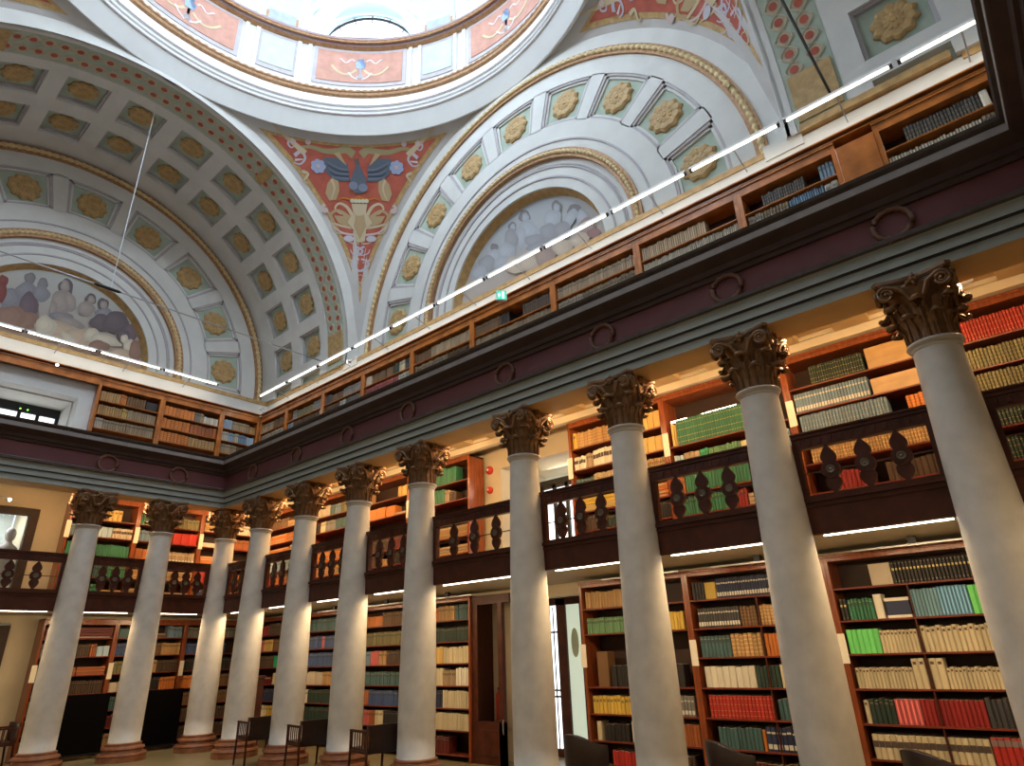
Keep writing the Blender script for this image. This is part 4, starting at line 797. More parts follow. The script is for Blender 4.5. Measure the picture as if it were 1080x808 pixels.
rows('R', 1.06, 2.74, [(Z[6], [('teal', 8, .06, .26), (None, 2)]), (Z[5], [('mblue', 4), ('pink', .6), ('mblue', 5, .05, .26)]), (Z[4], [('mblue', 9, .05, .28)]), (Z[3], [('parch', 5, .3, .26, None), ('tan', 2), ('cream', 3, .08, .26, None)]), (Z[2], [('pink', .8), ('white', 1), ('dgreen', 8)]), (Z[1], [('dgreen', 8), ('tan', 2)]), (Z[0], [('brown', 9)])])
rows('R', -1.54, .94, [(Z[6], [('red', 4, .06, .22), ('dbrown', 3), ('red', 3, .4, .2, 'flat')]), (Z[5], [('rust', 2), ('yellow', 1), ('pink', 1), ('gold', 2), ('brown', 3), ('grey', 3, .05, .24)]), (Z[4], [('dbrown', 6), ('emer', 3, .3, .26, None), ('black', 2)]), (Z[3], [('dred', 5, .3, .2, 'flat'), ('cream', 4, .1, .26, None)]), (Z[2], [('black', 4), ('navy', 3), ('tan', 3, .1, .2)]), (Z[1], [('cream', 4), ('yellow', 4)]), (Z[0], [('brown', 9)])])
rows('R', 14.42, 16.1, [(z, [(rnd.choice(['cream', 'green', 'dred', 'brown']), 5), (rnd.choice(['blue', 'tan', 'black']), 5)]) for z in Z])
# --- left wall lower
rows('L', -2.72, -1.44, [(Z[6], [('dred', 9, .3, .24, 'flat')]), (Z[5], [('grey', 3), ('orange', 1), ('dbrown', 3), ('rust', 1), ('lblue', 2, .1, .22, None)]), (Z[4], [('rust', 5, .4, .2, 'flat'), ('rust', 4, .4, .2, 'flat')]), (Z[3], [('dbrown', 9)]), (Z[2], [('olive', 2), ('dgreen', 5)]), (Z[1], [('dred', 5), ('pink', 2)]), (Z[0], [('tan', 4), ('brown', 5)])])
rows('L', -1.32, .06, [(Z[6], [('teal', 2, .3, .2, None), ('brown', 4, .3, .15, 'flat'), ('gblue', 2)]), (Z[5], [('mblue', 2), ('rust', 2), ('brown', 3), ('tan', 3)]), (Z[4], [('olive', 3, .1), ('tan', 3, .1), ('dbrown', 3)]), (Z[3], [('parch', 2, .2, .2, None), ('black', 4), ('orange', 2)]), (Z[2], [('teal', 2), ('dgreen', 6)]), (Z[1], [('dred', 5), ('brown', 3)]), (Z[0], [('tan', 4), ('brown', 5)])])
rows('L', .18, 1.54, [(Z[6], [('grey', 4, .06, .24)]), (Z[5], [('mblue', 5, .06, .24), (None, 2)]), (Z[4], [('black', 6)]), (Z[3], [('orange', 3), ('pink', 3), ('brown', 3)]), (Z[2], [('brown', 9)]), (Z[1], [('dbrown', 9)]), (Z[0], [('dbrown', 9)])])
# --- upper tier, right wall
A = 'of the grey-blue-row upper bookcase'
run('R', 4.80, 12.8, 13.46, 'dgreen', .03, .27, 'gold', 'dark green volume with gilt lines, top shelf ' + A, jit=.04)
run('R', 4.46, 12.54, 13.45, 'gblue', .036, .27, 'wlab', 'grey-blue volume, second shelf ' + A, jit=.03)
run('R', 4.17, 12.55, 13.6, 'gblue', .038, .25, 'gold', 'blue-grey volume with gilt bands, third shelf just above the railing ' + A, jit=.04)
for z, s0, s1, l in ((4.80, 13.5, 14.3, 'plain tan wooden panel standing on the top shelf'), (4.46, 13.48, 14.3, 'pale tan panel of boxes on the second shelf beside the grey-blue row')):
    loc, rz = place('R', s0, 1.66, z); o = MB().box(0, s1 - s0, 0, .2, 0, .30 if z > 4.7 else .22).obj('panel_box', MT['tan'], None, loc=loc, rz=rz); tag(o, l, 'box')
run('R', 4.17, 13.8, 14.3, 'orange', .045, .2, 'raised'); run('R', 3.76, 12.6, 14.3, 'tan', .035, .27, 'raised', jit=.05); run('R', 3.38, 12.85, 13.25, 'red', .05, .24); run('R', 3.38, 13.4, 14.2, 'dbrown', .06, .24); run('R', 3.06, 12.7, 13.2, 'black', .06, .2); run('R', 3.06, 12.6, 12.9, 'white', .3, .04)
run('R', 4.80, 14.42, 15.6, 'bred', .032, .28, 'gold', 'bright red volume at the right edge, top shelf of the upper tier', jit=.05)
run('R', 4.46, 14.50, 15.6, 'olive', .036, .25, 'raised', jit=.04); run('R', 4.46, 14.42, 14.5, 'white', .04, .26); run('R', 4.17, 14.5, 15.6, 'olive', .036, .24, 'raised'); run('R', 3.76, 14.5, 15.6, 'dgreen', .036, .26, 'gold'); run('R', 3.38, 14.5, 15.6, 'dgreen', .036, .26, 'gold'); run('R', 3.06, 14.5, 15.6, 'dbrown', .036, .25)
A = 'of the green-row upper bookcase'
run('R', 4.42, 10.70, 10.78, 'gold', .04, .38, None); run('R', 4.42, 10.79, 12.2, 'green', .038, .40, 'gold', 'tall green volume with a thin yellow line, top row ' + A, jit=.02)
rows('R', 10.68, 12.4, [(4.05, [('lblue', 1.0, .06, .24, None), ('vellum', 1.6, .08, .25, None), ('emer', .8), ('lgreen', 3, .04, .25, None), ('cream', 1.5, .1, .24, None), ('dgreen', 1.4), ('lblue', 1.4)]), (3.70, [('rust', .7), ('green', 7, .045, .28, None), ('green', 2)]), (3.38, [('green', 3, .045, .27), ('red', 1.2), ('vellum', 3, .06, .2, 'flat')]), (3.06, [('green', 1.5), ('yellow', 2, .1, .2, None), ('cream', 3, .05, .2), ('brown', 3)])])
rows('R', 8.86, 10.54, [(4.79, [('yellow', .5, .03, .31), ('tan', 5, .034, .29, 'raised'), ('tan', 2, .05, .28, 'gold'), ('gold', 2, .1, .3, None)]), (4.42, [('white', 1.4, .05, .24, 'band'), ('vellum', .8), ('white', 4, .055, .29, 'band'), ('brown', 1), ('gold', 2.4, .12, .26, None)]), (4.07, [('teal', 2, .08, .2), ('vellum', 2, .04, .24, 'raised'), ('yellow', 2, .05, .25), ('tan', 3)]), (3.71, [('yellow', 4, .4, .27, 'flat'), ('yellow', 1, .05, .28, None), ('orange', 4, .4, .25, 'flat')]), (3.40, [('dbrown', 2), ('dgreen', 3, .04, .2), ('black', 4)]), (3.06, [('brown', 4, .06, .2), ('dbrown', 4)])])
rows('R', 4.66, 6.33, [(4.79, [('green', 6, .05, .36, None), ('green', 2, .04, .34, 'strip'), (None, 2)]), (4.42, [('green', 6, .05, .30, None), ('vellum', .8), ('dbrown', 1.2, .1, .2), (None, 2)]), (4.07, [('orange', 9, .4, .12, 'flat')]), (3.71, [('teal', 2), ('tan', 6, .4, .25, 'flat')]), (3.40, [('dgreen', 3), ('tan', 4, .3, .2, 'flat')]), (3.06, [('teal', 3), ('dbrown', 5)])])
rows('R', 2.86, 4.54, [(4.79, [('tan', 2), (None, 6), ('gold', 2, .1, .24, None)]), (4.42, [('orange', 6, .3, .24, 'raised'), ('tan', 2, .3, .1, 'flat')]), (4.07, [('orange', 7, .5, .12, 'flat')]), (3.71, [('dbrown', 5), ('dred', 3)]), (3.40, [('dbrown', 4), ('tan', 2, .1, .15), ('black', 3)]), (3.06, [('tan', 3), ('dbrown', 5)])])
rows('R', 1.06, 2.74, [(4.79, [('parch', 3, .2, .27, None), ('teal', 1), ('gblue', 1), ('olive', 3)]), (4.42, [('black', 1.4), ('cream', 1), ('grey', 2), ('teal', 4, .3, .26, None)]), (4.07, [('orange', 9, .5, .14, 'flat')]), (3.71, [('orange', 4, .3, .28, 'flat'), ('orange', 4, .3, .28, 'flat')]), (3.40, [('orange', 4, .3, .22, 'flat'), ('tan', 4, .3, .22, 'flat')]), (3.06, [('orange', 6, .3, .22, 'flat'), ('dbrown', 3)])])
rows('R', -1.54, .94, [(4.79, [('brown', 5), ('tan', 4, .3, .2, 'flat')]), (4.42, [('orange', 5, .3, .24, 'flat'), ('orange', 4, .3, .24, 'flat')]), (4.07, [('orange', 5, .3, .24, 'flat'), ('parch', 3)]), (3.71, [('lblue', 3), ('gblue', 4), ('red', 2)]), (3.40, [('red', 4), ('rust', 2), ('brown', 4)]), (3.06, [('brown', 5), ('dred', 4)])])
# --- upper tier, left wall
rows('L', -2.72, -1.44, [(4.73, [('tan', 5, .05, .24, 'raised'), ('gold', 2, .1, .27), (None, 2)]), (4.35, [('gblue', 2), ('lblue', 4, .09, .25, None), ('parch', 3, .06, .24, 'band')]), (3.91, [('green', 9, .055, .30, None)]), (3.49, [('emer', 4, .07, .27), ('teal', 3), ('green', 3)]), (3.07, [('green', 6, .07, .28), ('tan', 3, .3, .2, 'flat')])])
rows('L', -1.32, .06, [(4.73, [('green', 1.4), ('cream', 1), ('dbrown', 3), ('olive', 3, .1, .25)]), (4.35, [('gblue', 2.5), ('tan', 1), ('rust', 2, .2, .28, None), ('bred', 4, .2, .28, None)]), (3.91, [('rust', 3, .2, .28, None), ('teal', 1), ('vellum', 4, .08, .26, 'wlab')]), (3.49, [('tan', 4, .3, .24, 'flat'), ('tan', 4, .3, .24, 'flat')]), (3.07, [('tan', 4, .3, .22, 'flat'), ('rust', 4, .3, .2, 'flat')])])
rows('L', .18, 1.54, [(4.73, [('tan', 3, .3, .24, 'flat'), ('white', 2)]), (4.35, [('white', 4, .3, .11, 'flat'), ('rust', 3)]), (3.91, [('orange', 4, .3, .24, 'flat'), ('rust', 4, .3, .2, 'flat')]), (3.49, [('red', 4, .2, .3, None), ('rust', 3)]), (3.07, [('navy', 2), ('white', 1), ('dred', 4)])])
# --- gallery level
def tall(q): q = tuple(q) + (.04, .24, 'lab')[len(q) - 2:]; return q[:3] + (.30,) + q[4:]
def gal(s0, s1, t1, t2):
    rows('GR', s0 + .07, s1 - .07, [(7.30, t1), (6.96, [tall(q) for q in t2]), (6.62, t2)])
V = 'vellum'
gal(GU[0], GU[1], [(V, 3), ('brown', 3)], [('parch', 4)]); gal(GU[1], GU[2], [(None, 1), ('grey', 1), ('olive', 4, .05, .22), ('grey', 2)], [('lblue', 1), ('brown', 5)])
gal(GU[2], GU[3], [('dgrey', 1), ('brown', 2, .1, .2), ('grey', 3, .05, .24)], [('brown', 3), ('white', 1), ('grey', 3)]); gal(GU[3], GU[4], [('parch', 1.2, .2, .25, None), ('brown', 4, .3, .24, None), ('dgreen', 1), ('cream', 1), ('dgrey', 1)], [('pink', 6, .05, .24), ('white', 2)])
gal(GU[4], GU[5], [('brown', 3, .04, .24, None), (V, 7, .035, .26, None)], [(V, 6, .035, .26), ('brown', 4)]); gal(GU[5], GU[6], [('brown', 3, .035, .25), ('black', 1), (None, 1.5), ('dbrown', 3)], [(V, 9, .035, .24, None)])
gal(GU[6], GU[7], [(V, 8, .04, .24, 'lab')], [('parch', 3, .03, .24), ('vellum', 6, .03, .22)]); gal(GU[7], GU[8], [(V, 7, .035, .25, 'strip'), (None, 3)], [('parch', 9, .03, .22, 'strip')])
gal(GU[8], GU[9] - .0, [(None, 2.5), ('dgrey', 6, .032, .22, 'gold'), (None, 2), ('gblue', 2)], [('parch', 2, .04, .2), (V, 3, .04, .2), ('gblue', 4, .03, .22, 'strip'), ('white', 1.6, .1, .25)])
rows('GR', 14.44, 16.4, [(7.30, [(None, 1.8), ('dgrey', 6, .036, .25, 'gold'), ('white', .7, .06, .26, None), (None, .3), ('lblue', 3, .06, .26, 'strip'), (V, 3)]), (6.96, [('parch', 6, .032, .24, 'strip'), (V, 4, .04, .25), ('rust', 2)])])
G_ = [7.28, 6.95, 6.62]
rows('GL', -2.90, -1.65, [(G_[0], [('tan', 3, .05, .24, None), ('orange', 1), ('brown', 3, .06, .25, None), ('black', 2, .2, .22, None)]), (G_[1], [('tan', 4, .05, .24, None), ('gold', 1), (V, 5, .05, .25, None)]), (G_[2], [('parch', 1.4), (V, 4, .05, .24), (V, 5)])])
rows('GL', -1.50, -.16, [(G_[0], [('orange', 6, .09, .25, 'raised'), ('grey', 1), (V, .8), ('white', 3, .06, .2, None)]), (G_[1], [('orange', 5, .09, .26, 'raised'), ('rust', 5, .09, .26, 'raised')]), (G_[2], [('orange', 5, .08, .26, 'raised'), ('tan', 5, .08, .24, 'raised')])])
rows('GL', -.02, .86, [(G_[0], [('lblue', 2, .05, .26, None), (V, 4), ('tan', 1.4, .06, .2)]), (G_[1], [('white', 1.6), ('lblue', 1.6), ('cream', 1), ('gblue', 2), ('lblue', 2, .07, .24, None)]), (G_[2], [(V, 4), ('brown', 4)])])
STUFF.T = None; o = STUFF.obj('book_rows', MT['books']); tag(o, 'rows of old leather and cloth bound books filling the farther shelves of all three tiers', 'books', None, 'stuff')
print('INDIVIDUAL BOOKS', NIND[0], 'stuff faces', len(STUFF.f))
# white stacked volumes lying on the second shelf beside the divider
loc, rz = place('R', 13.02, 1.64, 1.87); t = empty('lying_volume', loc, rz); tag(t, 'navy and white volumes lying flat left of the divider, below the black files', 'book')
MB().box(0, .25, 0, .22, 0, .03).obj('cover', MT['card'], t); MB().box(0.01, .25, 0, .22, .03, .18).obj('navy_block', mat('navy_cloth', BC['navy'], .6), t); MB().box(0, .25, 0, .22, .18, .215).obj('cover', MT['card'], t)
# ------------------------------------------------------------------ linear lights
def tube_light(wall, s0, s1, label):
    loc, rz = place(wall, s0, .74, 8.29); L = s1 - s0; t = empty('tube_light', loc, rz); tag(t, label, 'light', 'tube lights along the gallery')
    MB().box(0, L, -.04, .04, .03, .06).obj('housing', MT['white'], t); b = MB(); b.tube([(.04, 0, .012), (L - .04, 0, .012)], .013, 8); b.obj('tube', MT['tube'], t, True)
    [MB().box(q, q + .035, -.02, .02, -.01, .04).obj('end_socket', MT['blackm'], t) for q in (0, L - .035)]
    b = MB(); b.tube([(L / 2, 0, .05), (L / 2, .48, -.10)], .010, 6); b.obj('bracket', MT['steel'], t)
    area('tube_light_glow', (L / 2, -.05, .03), (0, -.8, .6), L, .04, P_UP, (.88, .94, 1), t); area('tube_light_glow', (L / 2, 0.0, -.03), (0, .35, -1), L, .05, P_GAL, (1, .88, .70), t)
k = -.75; i = 0
while k < 16.2:
    tube_light('R', k, k + 1.36, 'fluorescent tube light on the rail over the long gallery, number %d from the far corner' % (i + 1) if False else 'bracketed tube light over the long gallery, %s from the far corner' % NTH[min(i, 12)].replace('lowest', 'first')); k += 1.42; i += 1
k = -9.0 + .4; i = 0; ks = []
while k < .3: ks.append(k); k += 1.42
ks = [-6.0, -4.60, -3.19, -1.78]
for i, k in enumerate(ks): tube_light('L', k, k + 1.36, 'bracketed tube light over the left gallery, ' + ['outermost at the left edge', 'third from the corner', 'second from the corner', 'nearest the corner'][i])
for i in range(9):   # LED strips under the balcony and behind the architrave
    a, c = -YS[i], -YS[i + 1]; L = c - a
    loc, rz = place('R', a + .30, .235, 2.655); t = empty('led_strip', loc, rz); tag(t, 'glowing white light strip under the balcony front, %s bay from the far corner' % NTH[i].replace('lowest', 'first'), 'light', 'light strips under the balcony')
    MB().box(0, L - .6, -.015, .015, .0, .012).obj('diffuser', MT['led'], t); area('led_glow', (L / 2 - .3, 0.01, -.02), (0, .25, -1), L - .6, .03, P_LOW, WARM, t)
    loc, rz = place('R', a + .1, .36, 5.02); t = empty('cornice_strip', loc, rz); tag(t, 'warm light strip hidden behind the architrave, %s bay from the far corner' % NTH[i].replace('lowest', 'first'), 'light', 'light strips behind the architrave')
    MB().box(0.05, L - .25, -.015, .02, 0.0, .012).obj('diffuser', MT['led'], t); area('led_glow', (L / 2 - .1, .03, -.01), (0, .75, -.65), L - .2, .03, P_TOP, WARM2, t); area('capital_spot', (.38, .14, .06), (-1, -.12, -.35), .10, .10, P_CAP, WARM2, t)
for i, (a, c) in enumerate(((XS[3], XS[2]), (XS[2], XS[1]), (XS[1], XS[0]))):
    L = c - a; w = ['left doorway bay', 'left wall middle bay', 'left wall bay by the corner'][i]
    loc, rz = place('L', a + .30, .235, 2.655); t = empty('led_strip', loc, rz); tag(t, 'glowing white light strip under the balcony front, ' + w, 'light', 'light strips under the balcony')
    MB().box(0, L - .6, -.015, .015, 0, .012).obj('diffuser', MT['led'], t); area('led_glow', (L / 2 - .3, .01, -.02), (0, .25, -1), L - .6, .03, P_LOW * .8, WARM, t)
    loc, rz = place('L', a + .1, .36, 5.02); t = empty('cornice_strip', loc, rz); tag(t, 'warm light strip hidden behind the architrave, ' + w, 'light', 'light strips behind the architrave')
    MB().box(0.05, L - .25, -.015, .02, 0, .012).obj('diffuser', MT['led'], t); area('led_glow', (L / 2 - .1, .03, -.01), (0, .75, -.65), L - .2, .03, P_TOP * .8, WARM2, t); area('capital_spot', (L - .58, .14, .06), (1, -.12, -.35), .10, .10, P_CAP, WARM2, t)
# ------------------------------------------------------------------ tie rods, spots, sign, bells
t = empty('tie_rod', (CX, -1.70, 8.65)); tag(t, 'thin steel tie rod with dark turnbuckle spanning the left vault, hung on a white wire', 'tie rod')
b = MB(); b.tube([(-5.06, 0, 0), (5.06, 0, 0)], .014, 6); b.obj('rod', MT['steel'], t, True); b = MB(); b.lathe([(.012, -.25), (.03, -.2), (.035, 0), (.03, .2), (.012, .25)], 10); b.v = [(z + .02, x, y) for x, y, z in b.v]; b.obj('turnbuckle', MT['blackm'], t, True)
b = MB(); b.tube([(.07, 0, 0), (.07, 0, 4.92)], .010, 6); b.obj('hanger_wire', MT['white'], t)
t = empty('tie_rod', (CX, -14.05, 8.65)); tag(t, 'dark tie rod crossing the near vault at upper right', 'tie rod'); b = MB(); b.tube([(-5.06, 0, 0), (5.06, 0, 0)], .018, 6); b.obj('rod', MT['blackm'], t, True)
def spot(loc, rz, label, lit=True):
    t = empty('spot_lamp', loc, rz); tag(t, label, 'lamp'); t.scale = (.7, .7, .7); b = MB(); b.tube([(0, 0, 0), (0, -.12, -.02)], [.05, .045], 12); b.obj('lamp_body', MT['steel'], t, True); b = MB(); b.tube([(0, -.12, -.02), (0, -.135, -.023)], .043, 12); b.obj('lens', MT['bulb'] if lit else MT['white'], t)
    b = MB(); b.tube([(0, .0, .0), (0, .12, .12), (0, .38, .12)], .012, 6); b.obj('arm', MT['steel'], t)
spot((.72, -3.48, 7.95), -PI / 2 - .6, 'small round spot lamp glowing white on the long gallery rail'); spot((-3.88, .86, 7.78), -.2, 'small silver spot lamp hanging below the left gallery rail'); spot((-4.15, .55, 4.72), .3, 'tiny bright spot lamp on the aisle ceiling at the left edge')
spot((.80, .72, 7.93), -.9, 'small black camera in the corner of the gallery, left of the pair', False); spot((.95, .86, 7.95), -.4, 'small black camera in the corner of the gallery, right of the pair', False)
t = empty('exit_sign', (.72, -8.15, 7.74), -R(40)); tag(t, 'small green exit sign with white running figure on the long gallery', 'sign'); MB().box(-.10, .10, -.02, .03, -.10, .10).obj('sign_box', MT['white'], t)
MB().box(-.09, .09, -.024, -.02, -.09, .09).obj('sign_face', MT['screen'], t); b = MB(); b.prism([(.01, -.07), (.05, -.07), (.05, .07), (.01, .07)], -.027, -.024); b.prism([(-.07, .02), (-.03, .05), (-.02, 0), (-.05, -.06), (-.06, -.02)], -.027, -.024); b.obj('pictogram', MT['screenw'], t)
MB().box(-.02, .02, .03, .3, .05, .08).obj('arm', MT['white'], t)
for z, r, l in ((5.0, .085, 'red round fire bell, upper of two beside the green volumes'), (4.60, .07, 'red round fire alarm, lower of two beside the green volumes')):
    loc, rz = place('R', 6.50, 2.10, z); t = empty('fire_bell', loc, rz); tag(t, l, 'alarm'); b = MB(); b.lathe([(r, 0), (r, .03), (r * .8, .06), (r * .35, .075), (.01, .08)], 24); b.v = [(x, -zz, y) for x, y, zz in b.v]; b.obj('gong', MT['redp'], t, True)
    b = MB(); b.lathe([(r * .3, .076), (r * .28, .09), (.005, .092)], 12); b.v = [(x, -zz, y) for x, y, zz in b.v]; b.obj('hub', MT['white'], t, True)
t = empty('smoke_detector', (1.30, -14.75, 5.43)); tag(t, 'small oval white smoke detector on the amber aisle ceiling at right', 'detector'); b = MB(); b.lathe([(.075, 0), (.075, -.03), (.05, -.05), (.01, -.055)], 20); b.obj('housing', MT['white'], t, True)
# ------------------------------------------------------------------ doorways
t = struct(empty('door_1', (2.1, -6.4, 0), -PI / 2))      # glazed door leaf folded back beside the cream bookcase, local x = towards the right
b = MB(); b.box(0, .09, -.45, .0, 0, 2.60); b.box(.0, .9, -.46, -.40, 2.45, 2.60); b.box(.62, .72, -.46, -.38, 0, 2.45); b.box(.0, .72, -.46, -.38, 0, .62); b.box(.08, .14, -.46, -.38, .6, 2.45); b.box(.2, .62, -.47, -.46, .12, .5); inst('door_frame', b.mesh('door_frame', MT['darkw']), t)
b = MB(); b.box(.14, .62, -.43, -.425, .62, 2.45); inst('glass', b.mesh('glass', MT['glass']), t); b = MB(); b.box(.14, .62, -.06, -.04, .5, 2.45); inst('backing', b.mesh('backing', MT['ivory']), t)
b = MB(); b.tube([(.715, -.47, .45), (.735, -.50, .48), (.735, -.50, .62), (.715, -.47, .65)], .01, 6); inst('door_handle', b.mesh('door_handle', MT['steel']), t)
t2 = empty('fire_extinguisher', (1.86, -6.85, .62)); tag(t2, 'red fire extinguisher standing behind the glass beside the doorway', 'fire extinguisher')
b = MB(); b.lathe([(.07, 0), (.075, .01), (.075, .38), (.06, .43), (.03, .46)], 20); b.obj('cylinder_body', MT['redp'], t2, True); b = MB(); b.box(-.05, .05, -.012, .012, .46, .50); b.tube([(.03, 0, .48), (.09, 0, .44), (.09, 0, .2)], .010, 6); b.obj('valve_hose', MT['blackm'], t2)
t = struct(empty('door_2', (2.9, -8.06, 0), -PI / 2))      # inner glazed doors of the passage, seen between the columns
b = MB()
for x0, x1 in ((-.97, -.86), (-.69, -.49), (-.17, -.09), (0, .10)): b.box(x0, x1, -.05, .03, 0, 2.52)
b.box(-.97, .74, -.05, .03, 2.42, 2.6); b.box(-.97, .10, -.05, .03, 0, .12); b.box(.10, .74, -.05, .03, 0, 2.6); inst('door_frame', b.mesh('door_frame', MT['darkw']), t)
b = MB(); b.box(-.49, -.17, -.01, 0.0, .12, 2.42); inst('frosted_glass', b.mesh('frosted_glass', mat('pale_green_frosted_glass', (.55, .66, .56), .4, emit=(.62, .74, .62), es=.45)), t)  # emission stands in for light coming through from behind the glass
b = MB(); b.prism([(-.33 + .08 * math.cos(2 * PI * i / 20), 1.78 + .24 * math.sin(2 * PI * i / 20)) for i in range(20)], -.018, -.012); inst('etched_oval', b.mesh('etched_oval', MT['green']), t)
b = MB(); b.box(-.86, -.69, 0, .01, .12, 2.42); b.box(-.09, 0, 0, .01, .12, 2.42); inst('bright_glass', b.mesh('bright_glass', MT['pane']), t)
b = MB()
for z in (.9, 1.0, 1.95): b.box(-.86, -.69, -.03, 0, z, z + .03)
b.box(-.80, -.785, -.02, 0, .12, 2.4); inst('glazing_bar', b.mesh('glazing_bar', MT['blackm']), t)
t = struct(empty('window_11', (4.3, -7.9, 0), -PI / 2)); b = MB(); b.box(-1.2, 1.2, 0, .02, .3, 2.4); inst('window_pane', b.mesh('window_pane', MT['pane']), t); b = MB()
for x in (-1.2, -.6, 0, .5, 1.1): b.box(x, x + .06, -.06, 0, .1, 2.5)
inst('window_frame', b.mesh('window_frame', MT['blackm']), t)
t = struct(empty('window_12', (2.95, -7.42, 2.98), -PI / 2)); b = MB(); b.box(-.32, .64, -.05, .0, 1.62, 1.80)    # dark framed upper window at the right end of the niche
for x in (-.32, .0, .3): b.box(x, x + .07, -.05, 0, 0, 1.7)
inst('window_frame', b.mesh('window_frame', MT['blackm']), t); b = MB(); b.box(-.28, .62, .01, .02, 0, 1.65); inst('window_pane', b.mesh('window_pane', MT['pane']), t)
area('passage_light', (3.9, -7.7, 2.3), (-.6, 0, -.6), .8, .8, 14, (.95, 1, .95)); area('niche_light', (3.2, -7.6, 4.9), (-.7, 0, -.5), .8, .5, 8, (1, .92, .75))
# left doorway, both tiers
t = struct(empty('door_3', (-4.15, 2.1, 0)))
b = MB()
for z0, z1 in ((0, 2.50), (2.98, 4.88)):
    b.box(.74, .91, -.06, .1, z0, z1); b.box(-.8, .74, -.06, .1, z1 - .14, z1)
    b.box(-.8, -.66, -.06, .1, z0, z1)
inst('door_frame', b.mesh('door_frame', MT['back']), t)
b = MB(); b.box(-.66, .74, .02, .03, 2.98, 4.74); b.box(-.66, .74, .02, .03, 0, 2.36); inst('glass', b.mesh('glass', MT['glass']), t)
b = MB(); b.box(-5.2, -3.3, 4.0, 4.1, 0, 5.2); struct(b.obj('wall_room_beyond', mat('pale_blue_grey_wall', (.5, .55, .56), .7, var=.1)))
t = empty('cabinet', (-4.1, 3.5, 2.98)); tag(t, 'grey and cream cabinet seen through the upper left doorway', 'cabinet'); MB().box(-.6, .35, 0, .4, 0, .9).obj('cabinet_body', mat('peach_panel', (.62, .45, .36), .6), t); MB().box(-.62, .40, -.02, .42, .9, 1.15).obj('cabinet_top', mat('blue_grey_panel', (.25, .30, .33), .5), t)
MB().box(-.55, .3, -.012, 0, .1, .12).obj('groove', MT['blackm'], t)
area('far_room_light', (-4.2, 3.2, 4.95), (0, .3, -1), 1.2, .5, 26, (.95, 1, .95)); area('far_room_light', (-4.2, 3.2, 2.35), (0, .3, -1), 1.2, .5, 20, (.85, .95, 1))
struct(MB().box(-5.1, -3.24, 2.3, 4.0, 2.6, 2.97).obj('floor_beyond', MT['ivory']))
# ------------------------------------------------------------------ furniture
def board(x, y, label):
    t = empty('display_board', (x, y, 0)); tag(t, label, 'display board', 'black display boards'); w = 1.08
    bez(MB().box(-w / 2, w / 2, -.03, .03, .10, 1.16).obj('panel', MT['black'], t), .01); b = MB(); b.box(-w / 2, w / 2, -.035, .035, .06, .10); b.obj('base_rail', MT['blackm'], t)
    for sx in (-1, 1):
        b = MB(); b.box(sx * .46 - .02, sx * .46 + .02, -.2, .2, .04, .07); b.obj('foot', MT['blackm'], t)
        for yy in (-.17, .17): b = MB(); b.lathe([(.02, 0), (.028, .008), (.028, .03), (.02, .04)], 10, (sx * .46, yy)); b.obj('castor', MT['steel'], t)
board(-2.03, .95, 'black free-standing display board left of the second column from the left'); board(-.56, .95, 'black free-standing display board between the corner column and its left neighbour')
t = empty('cabinet', (.62, -.72, 0), -.35); tag(t, 'slim dark wooden cabinet with a grey notice, in the far corner between two columns', 'cabinet'); bez(MB().box(-.27, .27, -.2, .2, 0.05, 1.32).obj('carcass', MT['darkw'], t), .006); bez(MB().box(-.30, .30, -.23, .23, 1.32, 1.37).obj('top', MT['darkw'], t), .006); MB().box(-.29, .29, -.22, .22, 0, .06).obj('plinth', MT['darkw'], t); MB().box(-.12, .02, -.206, -.2, .98, 1.22).obj('notice', mat('grey_notice', (.10, .13, .13), .5), t)
def chair(x, y, rz, label):
    t = empty('armchair', (x, y, 0), rz); tag(t, label, 'chair', 'dark reading chairs along the colonnade')
    for sx in (-1, 1):
        for yy, nm, h in ((-.24, 'leg', .76), (.24, 'leg', .68)):
            b = MB(); b.tube([(sx * .27, yy * 1.12, 0), (sx * .27, yy, .44), (sx * .27, yy * 1.05, h)], [.016, .02, .018], 8); b.obj(nm, MT['darkw'], t, True)
        b = MB(); b.box(sx * .27 - .018, sx * .27 + .018, -.25, .26, .66, .69); b.obj('armrest', MT['darkw'], t); b = MB(); b.box(sx * .27 - .015, sx * .27 + .015, -.25, .25, .40, .43); b.obj('side_rail', MT['darkw'], t)
        b = MB()
        for k in range(6): b.box(sx * .27 - .006, sx * .27 + .006, -.19 + k * .075, -.175 + k * .075, .43, .66)
        b.obj('side_slats', MT['darkw'], t)
    bez(MB().box(-.27, .27, -.25, .25, .39, .46).obj('seat', MT['leather'], t), .015); b = MB(); b.box(-.27, .27, -.29, -.25, .70, .76); b.box(-.27, .27, -.275, -.255, .44, .48); b.box(-.25, .27, -.275, -.26, .46, .70); b.obj('backrest', MT['leather'], t)
    return t
chair(-.3, -2.95, -.15, 'dark slatted armchair between the second and third column from the corner'); chair(-.3, -4.60, -.15, 'dark slatted armchair between the third and fourth column from the corner'); chair(-.3, -6.32, -.15, 'dark slatted armchair just left of the column by the glazed doorway')
